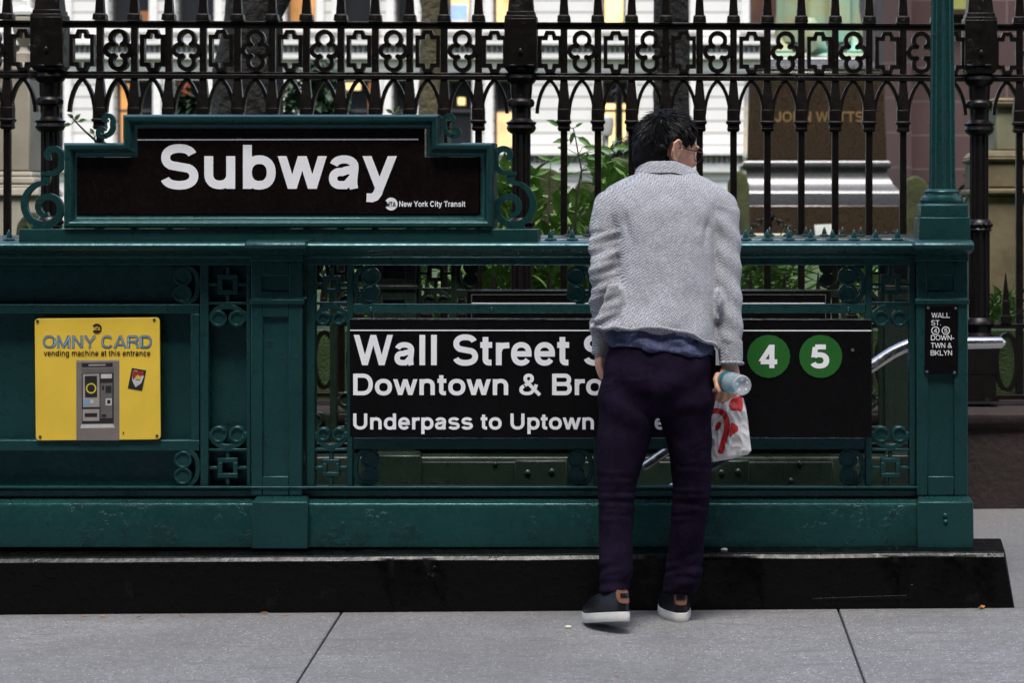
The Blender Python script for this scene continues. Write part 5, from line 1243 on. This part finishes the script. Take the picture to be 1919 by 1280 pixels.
for (py, xl, xr, Y, ry) in ((318, 1204, 1306, 7.925, .070), (304, 1207, 1297, 7.925, .060), (302.5, 1203, 1301, 7.925, .0635), (304, 1200, 1305, 7.925, .067), (314, 1194, 1313, 7.922, .0715), (325, 1189, 1319, 7.917, .0755), (330, 1194, 1312, 7.917, .064)):
    q = ring(py, xl, xr, Y, ry)
    for j in range(n):
        a = R(150)+R(240)*j/(n-1); drop = -.014*max(0, -math.sin(a))**2*(1 if py > 310 else .35)
        vs.append((q[0]+q[3]*math.cos(a), q[1]+q[4]*math.sin(a), q[2]-.2*drop-.36*max(0, q[3]*math.cos(a)-.022)))
for i in range(6):
    for j in range(n-1): fs.append((i*n+j, i*n+j+1, (i+1)*n+j+1, (i+1)*n+j))
mb.add(vs, fs); mb.build('collar', G['tweed'], jacket, smooth=60)
mb = MB()                                       # stitched hem band, cuffs and pocket edges stand proud
hemr = ring(609, 1109, 1351, 7.76, .148)
pts = []
for j in range(61):
    a = R(170)+R(200)*j/60; c_, s_ = math.cos(a), math.sin(a); e = 2.5
    x = math.copysign(abs(c_)**(2/e), c_)*hemr[3]; y = math.copysign(abs(s_)**(2/e), s_)*hemr[4]; pts.append((hemr[0]+x, hemr[1]+y, hemr[2]+x*hemr[5]-.004+.0035*math.sin(j*.7)))
pts = [(x, y, zz_-hemdrop(Vector((x, y, zz_-.004)))) for x, y, zz_ in pts]
mb.tube(pts, .0065, 8); mb.build('hem', G['tweed'], jacket, smooth=60)
mb = MB(); mb.tube([P(1371+21*math.cos(R(a)), 681+2*math.sin(R(a)), 7.715+.036*math.sin(R(a))) for a in range(0, 361, 18)], .0052, 8, cap=False); mb.build('cuff', G['tweed'], jacket, smooth=60)
mb = MB(); mb.tube([P(1127+16.5*math.cos(R(a)), 661+2*math.sin(R(a)), 7.88+.029*math.sin(R(a))) for a in range(0, 361, 18)], .005, 8, cap=False); mb.build('cuff', G['tweed'], jacket, smooth=60)
# ---- shirt tail
mb = MB()
mb.loft([ring(600, 1150, 1330, 7.755, .118, -.05), ring(632, 1142, 1336, 7.75, .126, -.08), ring(654, 1138, 1338, 7.745, .131, -.13), ring(656, 1141, 1334, 7.745, .126, -.13)], 44, 6, 2.5)
def shirt_fold(p, n_): return .005*math.sin(p.x*55+p.z*40)+noise.noise(Vector((p.x*24, p.y*24, p.z*45)))*.006
remesh(mb.build('shirt_tail', G['linen'], man), .006, 3, shirt_fold)
# ---- trousers
mb = MB()
mb.loft([ring(632, 1146, 1328, 7.745, .112), ring(660, 1139, 1331, 7.742, .120), ring(700, 1130, 1333, 7.735, .126), ring(735, 1124, 1335, 7.73, .122), ring(765, 1122, 1336, 7.73, .105), ring(782, 1140, 1322, 7.73, .07)], 40, 5, 2.6)
def leg(rows, Ys, dep):
    rg = []
    for (py, xl_, xr_), Y, d in zip(rows, Ys, dep): rg.append(ring(py, xl_, xr_, Y, d))
    mb.loft(rg, 30, 6, 2.3)
leg([(715, 1126, 1230), (760, 1121, 1231), (800, 1119, 1226), (850, 1118, 1211), (900, 1119, 1195), (950, 1121, 1188), (1000, 1122, 1187), (1050, 1123, 1187), (1085, 1123, 1185), (1106, 1125, 1181), (1109, 1128, 1178)],
    [7.725, 7.72, 7.715, 7.71, 7.705, 7.70, 7.685, 7.665, 7.65, 7.64, 7.64], [.10, .10, .098, .092, .084, .078, .073, .07, .068, .066, .062])
leg([(715, 1226, 1334), (760, 1226, 1336), (800, 1240, 1335), (850, 1253, 1333), (900, 1259, 1333), (950, 1259, 1329), (1000, 1255, 1323), (1050, 1249, 1318), (1085, 1244, 1312), (1107, 1241, 1305), (1110, 1244, 1302)],
    [7.735, 7.74, 7.745, 7.755, 7.765, 7.775, 7.785, 7.80, 7.805, 7.81, 7.81], [.10, .10, .098, .09, .082, .076, .072, .07, .068, .066, .062])
def tf(p, n_):
    px = VX+p.x*F/p.y; py = VY-(p.z-HC)*F/p.y; d = 0
    left = px < 1222
    if 860 < py < 1000: d += .0038*noise.noise(Vector((px*.012, py*.11, 2 if left else 7)))*(1-abs(py-930)/75)*1.6
    if 1030 < py: d += .010*noise.noise(Vector((px*.02+py*.03, py*.06, 4)))*min(1, (py-1030)/40)
    if 650 < py < 840: d += .006*math.sin((py*.9-(px-1150 if left else 1320-px)*.55)*.085)*(1-abs(py-750)/100)
    return d
trousers = remesh(mb.build('trousers', G['trouser'], man), .0065, 3, fold(.0042, 7, 11, 8.1, tf))
# ---- socks
sk = mat('dark_sock', (.008, .007, .01), .9)
mb = MB(); limb([(1154, 1085, 20, 7.63), (1156, 1110, 19, 7.605), (1159, 1142, 17, 7.58)], mb); mb.build('sock', sk, man, smooth=60)
mb = MB(); limb([(1277, 1085, 20, 7.81), (1272, 1110, 19, 7.812), (1270, 1140, 17, 7.815)], mb); mb.build('sock', sk, man, smooth=60)
# ---- shoes
G['shoe'] = mat('navy_leather', (.0045, .005, .0085), .38, var=.2, bst=.1, bs=90, spec=.35); G['sole'] = mat('white_rubber_sole', (.66, .65, .62), .55, var=.1, vs=12, bst=.08, bs=60); G['tan'] = mat('tan_leather', (.21, .082, .05), .45, var=.3, bst=.1, bs=70)
def shoe(label, heel, yaw, pitch, roll=0.0):
    """heel: where the back of the sole sits; toe along +y before turning"""
    M = Matrix.Translation(heel) @ Matrix.Rotation(R(yaw), 4, 'Z') @ Matrix.Rotation(R(pitch), 4, 'X') @ Matrix.Rotation(R(roll), 4, 'Y')
    L = .262
    def outline(k, n=40):
        pts = []
        for j in range(n):
            a = 2*math.pi*j/n; y = L*(.5-.5*math.cos(a)); w = .046*(abs(math.sin(a))**.62)*(.80+.30*math.sin(min(1, max(0, (y/L-.12)/.75))*math.pi))
            pts.append((math.copysign(w, math.sin(a))*k-(.010*(y/L)**2), L/2+(y-L/2)*(1-(1-k)*.35)))
        return pts
    def shell(lv):
        mb = MB(); n = 40; vs = [(x, y, z_+lift*max(0, (y/L-.7)/.3)**2) for k, z_, lift in lv for x, y in outline(k, n)]; fs = []
        for i in range(len(lv)-1):
            for j in range(n): fs.append((i*n+j, i*n+(j+1) % n, (i+1)*n+(j+1) % n, (i+1)*n+j))
        fs += [tuple(range(n)), tuple((len(lv)-1)*n+j for j in range(n))]
        mb.add(vs, fs); return mb
    def fin(mb, nm, m_, par, **k):
        for q in mb.v: q.xyz = M @ q
        return mb.build(nm, m_, par, **k)
    sh = fin(shell([(.95, 0, .012), (1.0, .003, .012), (1.03, .016, .010), (1.01, .030, .008), (.95, .031, .008)]), 'sole', G['sole'], man, smooth=45)
    def top(y):                                   # height of the upper along the foot
        for (y0, h0), (y1, h1) in zip(TP[:-1], TP[1:]):
            if y <= y1: return h0+(h1-h0)*max(0, (y-y0))/(y1-y0)
        return TP[-1][1]
    TP = [(0, .098), (.02, .097), (.06, .088), (.105, .092), (.13, .086), (.175, .068), (.215, .056), (.245, .051), (.27, .044)]
    LV = [(.96, .027, 0), (.975, .040, 0), (.965, .052, 0), (.94, .064, 0), (.90, .076, 0), (.87, .087, 0), (.85, .2, -.002), (.80, .2, .0), (.66, .2, .002), (.45, .2, .004), (.2, .2, .005), (.03, .2, .005)]
    def level(k, z_, dz, n):
        return [(x, y, min(z_, top(y)+dz)+.008*max(0, (y/L-.7)/.3)**2) for x, y in outline(k, n)]
    mb = MB(); n = 48; vs = []; fs = []
    for k, z_, dz in LV: vs += level(k, z_, dz, n)
    for i in range(len(LV)-1):
        for j in range(n): fs.append((i*n+j, i*n+(j+1) % n, (i+1)*n+(j+1) % n, (i+1)*n+j))
    fs += [tuple(range(n)), tuple((len(LV)-1)*n+j for j in range(n))]
    mb.add(vs, fs); up = fin(mb, 'shoe', G['shoe'], man, smooth=70)
    sub_ = lambda mb, nm, m_: fin(mb, nm, m_, up, smooth=60)
    mb = MB(); vs = []; fs = []; m2 = 17          # tan heel counter wrapped round the back
    for k, z_, w_ in ((.985, .056, 5), (.965, .066, 7), (.935, .077, 8), (.90, .088, 8), (.875, .097, 7)):
        oc = outline(k+.012, 96)
        for j in range(m2):
            x, y = oc[int(round((j-8)*w_/8*1.0)) % 96]; vs.append((x, y-.0016, min(z_, top(y)-.001)+.004*(abs(j-8)/8)**2))
    for i in range(4):
        for j in range(m2-1): fs.append((i*m2+j, i*m2+j+1, (i+1)*m2+j+1, (i+1)*m2+j))
    mb.add(vs, fs); sub_(mb, 'heel_counter', G['tan'])
    mb = MB(); vs = []; fs = []
    for k, z_ in ((.945, .074), (.92, .081), (.90, .088)):
        oc = outline(k+.030, 96)
        for j in range(9):
            x, y = oc[int(round((j-4)*1.1)) % 96]; vs.append((x, y-.0028, z_))
    for i in range(2):
        for j in range(8): fs.append((i*9+j, i*9+j+1, (i+1)*9+j+1, (i+1)*9+j))
    mb.add(vs, fs); sub_(mb, 'heel_tab', G['shoe'])
    mb = MB()
    for y, z_ in ((.118, .092), (.133, .086), (.148, .08), (.163, .073)): mb.tube([(-.024, y, z_-.008), (-.012, y+.004, z_+.001), (.010, y+.004, z_+.001), (.022, y, z_-.008)], .0026, 6)
    for k in (-1, 1): mb.tube([(0, .112, .096), (k*.02, .112, .105), (k*.034, .108, .092), (k*.04, .10, .07)], .0022, 6)
    sub_(mb, 'laces', G['shoe'])
    return sh
shoe('left', P(1172, 1165.5, 7.53), 28, -10, 4)
shoe('right', P(1277, 1167.5, 7.752), 9, 0)

# ---------------------------------------------------------------- bottle
G['plastic'] = nodes_of('clear_plastic')[0]
bs_ = G['plastic'].node_tree.nodes['Principled BSDF']; bs_.inputs['Base Color'].default_value = (.75, .79, .82, 1); bs_.inputs['Alpha'].default_value = .38; bs_.inputs['Roughness'].default_value = .03; bs_.inputs['Transmission Weight'].default_value = 0; bs_.inputs['IOR'].default_value = 1.45; bs_.inputs['Coat Weight'].default_value = .7; bs_.inputs['Coat Roughness'].default_value = .03
bt = thing('water_bottle', 'clear plastic water bottle with a teal label gripped in the right hand', 'bottle', P(1390, 745, 7.60))
B0 = P(1392, 723, 7.575); T0 = P(1345, 710, 7.76); ax = (T0-B0).normalized()
qm = Matrix.Translation(B0) @ Vector((0, 0, 1)).rotation_difference(ax).to_matrix().to_4x4()
def blathe(prof, nm, m_, par, n=32):
    o = MB(); o.lathe(0, 0, prof, n)
    for p in o.v: p.xyz = qm @ p
    return o.build(nm, m_, par, smooth=50)
rB = .0335
bo = blathe([(.004, .006), (.016, .004), (.024, .0), (.030, .001), (rB-.001, .006), (rB, .012), (rB-.0018, .018), (rB, .024), (rB-.0018, .030), (rB, .036), (rB-.0018, .042), (rB, .048), (rB, .115), (.028, .145), (.016, .168), (.013, .175), (.013, .186)], 'shell', G['plastic'], bt)
blathe([(rB+.0006, .092), (rB+.0008, .093), (rB+.0008, .126), (rB-.002, .132)], 'label', mat('teal_label', (.02, .16, .21), .35, var=.35, vs=40, bst=0), bt)
blathe([(.0145, .182), (.0145, .198), (.012, .2)], 'cap', mat('white_cap', (.7, .7, .7), .4, bst=0), bt)
o = MB()
for k in range(5):
    a = 2*math.pi*k/5; o.ball((.019*math.cos(a), .019*math.sin(a), .004), (.006, .006, .004), 8, 6)
for p in o.v: p.xyz = qm @ p
o.build('base_lobes', G['plastic'], bo, smooth=60)
# ---------------------------------------------------------------- takeaway bag
bg = thing('takeaway_bag', 'crumpled white takeaway bag with red markings hanging from the right hand', 'bag', P(1355, 860, 7.83))
def inpoly(x, y, p):
    r = False
    for i in range(len(p)):
        (a, b_), (c_, d) = p[i-1], p[i]
        if (b_ > y) != (d > y) and x < (c_-a)*(y-b_)/(d-b_)+a: r = not r
    return r
def smooth_poly(p, n=5):
    out = []; k = len(p)
    for i in range(k):
        a, b_, c_, d = p[i-1], p[i], p[(i+1) % k], p[(i+2) % k]
        for s_ in range(n):
            q = s_/n; out.append(tuple(.5*(2*b_[j]+(-a[j]+c_[j])*q+(2*a[j]-5*b_[j]+4*c_[j]-d[j])*q*q+(-a[j]+3*b_[j]-3*c_[j]+d[j])*q**3) for j in (0, 1)))
    return out
reds = [smooth_poly([(1365, 759), (1370, 748), (1379, 742.5), (1391, 744), (1391, 768), (1381, 769), (1371, 768)]), smooth_poly([(1347, 748), (1352, 738), (1365, 735), (1371, 739), (1363, 747), (1354, 755.5)]),
        smooth_poly([(1326, 737), (1337, 731), (1345, 738), (1341, 750), (1334, 758), (1326, 756)]), smooth_poly([(1340, 800), (1343, 792), (1349, 789), (1351.5, 794), (1348, 803), (1342, 806)]),
        smooth_poly([(1369.5, 792), (1376, 793), (1382.5, 799), (1382, 807), (1374, 812), (1367, 817)], 3)]
ck = [(1322, 776), (1330, 770.5), (1339, 768.5), (1348, 769), (1356, 774), (1361, 783), (1362.5, 795), (1361, 808), (1357, 821), (1353, 834), (1349.5, 848)]
L_, Q_ = [], []
for i, p_ in enumerate(ck):
    a, b_ = ck[max(0, i-1)], ck[min(len(ck)-1, i+1)]; d = math.hypot(b_[0]-a[0], b_[1]-a[1]); nx, ny = -(b_[1]-a[1])/d, (b_[0]-a[0])/d
    L_.append((p_[0]+nx*5.4, p_[1]+ny*5.4)); Q_.append((p_[0]-nx*5.4, p_[1]-ny*5.4))
reds.append(L_+Q_[::-1])
outl = [(725, 1341, 1351), (732, 1333, 1366), (738, 1322, 1380), (746, 1312, 1393), (760, 1306, 1397), (790, 1300, 1402), (820, 1297, 1405), (845, 1296, 1408), (852, 1298, 1402), (860, 1300, 1372), (864, 1304, 1345)]
def bedge(y):
    for (y0, a, b_), (y1, c_, d) in zip(outl[:-1], outl[1:]):
        if y0 <= y <= y1:
            q = (y-y0)/(y1-y0); return a+(c_-a)*q, b_+(d-b_)*q
    return outl[-1][1:]
NU, NV = 150, 200
def bagp(u, v, back):
    y = 725+139*v; a, b_ = bedge(y); x = a+(b_-a)*u
    bulge = .042*min(1, (v/.28))**.8*(math.sin(math.pi*min(1, max(0, u)))**.45 if True else 1)
    fc = abs(noise.noise(Vector((x*.030, y*.022, 5+back))))*.020+abs(noise.noise(Vector((x*.075, y*.055, 9+back))))*.008+.010*abs(((x*.6+y*.25)/26) % 2-1)*(1-min(1, v/.45))
    s_ = 1 if back else -1; Y = 7.83+s_*(bulge-fc)
    if u <= 0 or u >= 1: Y = 7.83
    q = P(x, y, 7.83); return (q.x, Y, q.z)
bag = MB()
for back in (0, 1):
    nu, nv = (NU, NV) if not back else (30, 40)
    vs = [bagp(i/nu, j/nv, back) for j in range(nv+1) for i in range(nu+1)]; fr_i = []; fr_m = []
    for j in range(nv):
        for i in range(nu):
            f_ = (j*(nu+1)+i, j*(nu+1)+i+1, (j+1)*(nu+1)+i+1, (j+1)*(nu+1)+i); m_ = 0
            if not back:
                y = 725+139*(j+.5)/nv; a, b_ = bedge(y); x = a+(b_-a)*(i+.5)/nu
                if any(inpoly(x, y, p_) for p_ in reds): m_ = 1
            fr_i.append(f_); fr_m.append(m_)
    base = len(bag.v); bag.v += [Vector(p) for p in vs]
    for f_, m_ in zip(fr_i, fr_m): bag.f.append(tuple(base+k for k in f_)); bag.mi.append(m_)
bag.build('paper', [mat('white_paper', (.70, .69, .69), .6, var=.06, vs=20, bst=.15, bs=60), mat('red_print', (.55, .012, .014), .5, var=.1, bst=.1, bs=60)], bg, smooth=32)
# ---------------------------------------------------------------- litter: fallen leaf scraps along the kerb
lm = mat('dry_leaf_scrap', (.42, .19, .06), .8, col2=(.3, .11, .03), vs=60, bst=0)
spots = [(258, 1156), (336, 1150), (196, 1152), (486, 1148), (540, 1152), (150, 1151), (1150, 1270), (1843, 1143), (1843, 1147)]
for i, (x, y) in enumerate(spots):
    Y = HC*F/(y-VY-0) if y > 1150 else 7.97
    Y = min(7.975, HC*F/(y-VY)); p = P(x, y, Y); p.z = SL*(p.x+.3)+.004
    o = MB(); leaf(o, p, Vector((random.uniform(-1, 1), random.uniform(-.4, .4), .12)), random.uniform(.018, .034), random.uniform(.012, .02))
    o.build('leaf_scrap', lm, smooth=0, fix=False, group='dry leaf scraps on the pavement', cat='leaf scrap', label='tiny dry orange leaf scrap lying on the pavement by the black kerb')
for x, y, lb in ((1357, 1027, 'small white pebble of gum on top of the black kerb'), (1065, 1178, 'small yellowish pebble on the pavement left of the shoes')):
    o = MB()
    if y < 1100: p = P(x, y, 8.07); p.z = .1875+SL*(p.x+.3)*.9+.004
    else: p = P(x, y, HC*F/(y-VY)); p.z = SL*(p.x+.3)+.004
    o.ball(p, (.012, .009, .006), 10, 6); o.build('pebble', mat('pale_pebble', (.6, .58, .5), .8), label=lb, cat='pebble')
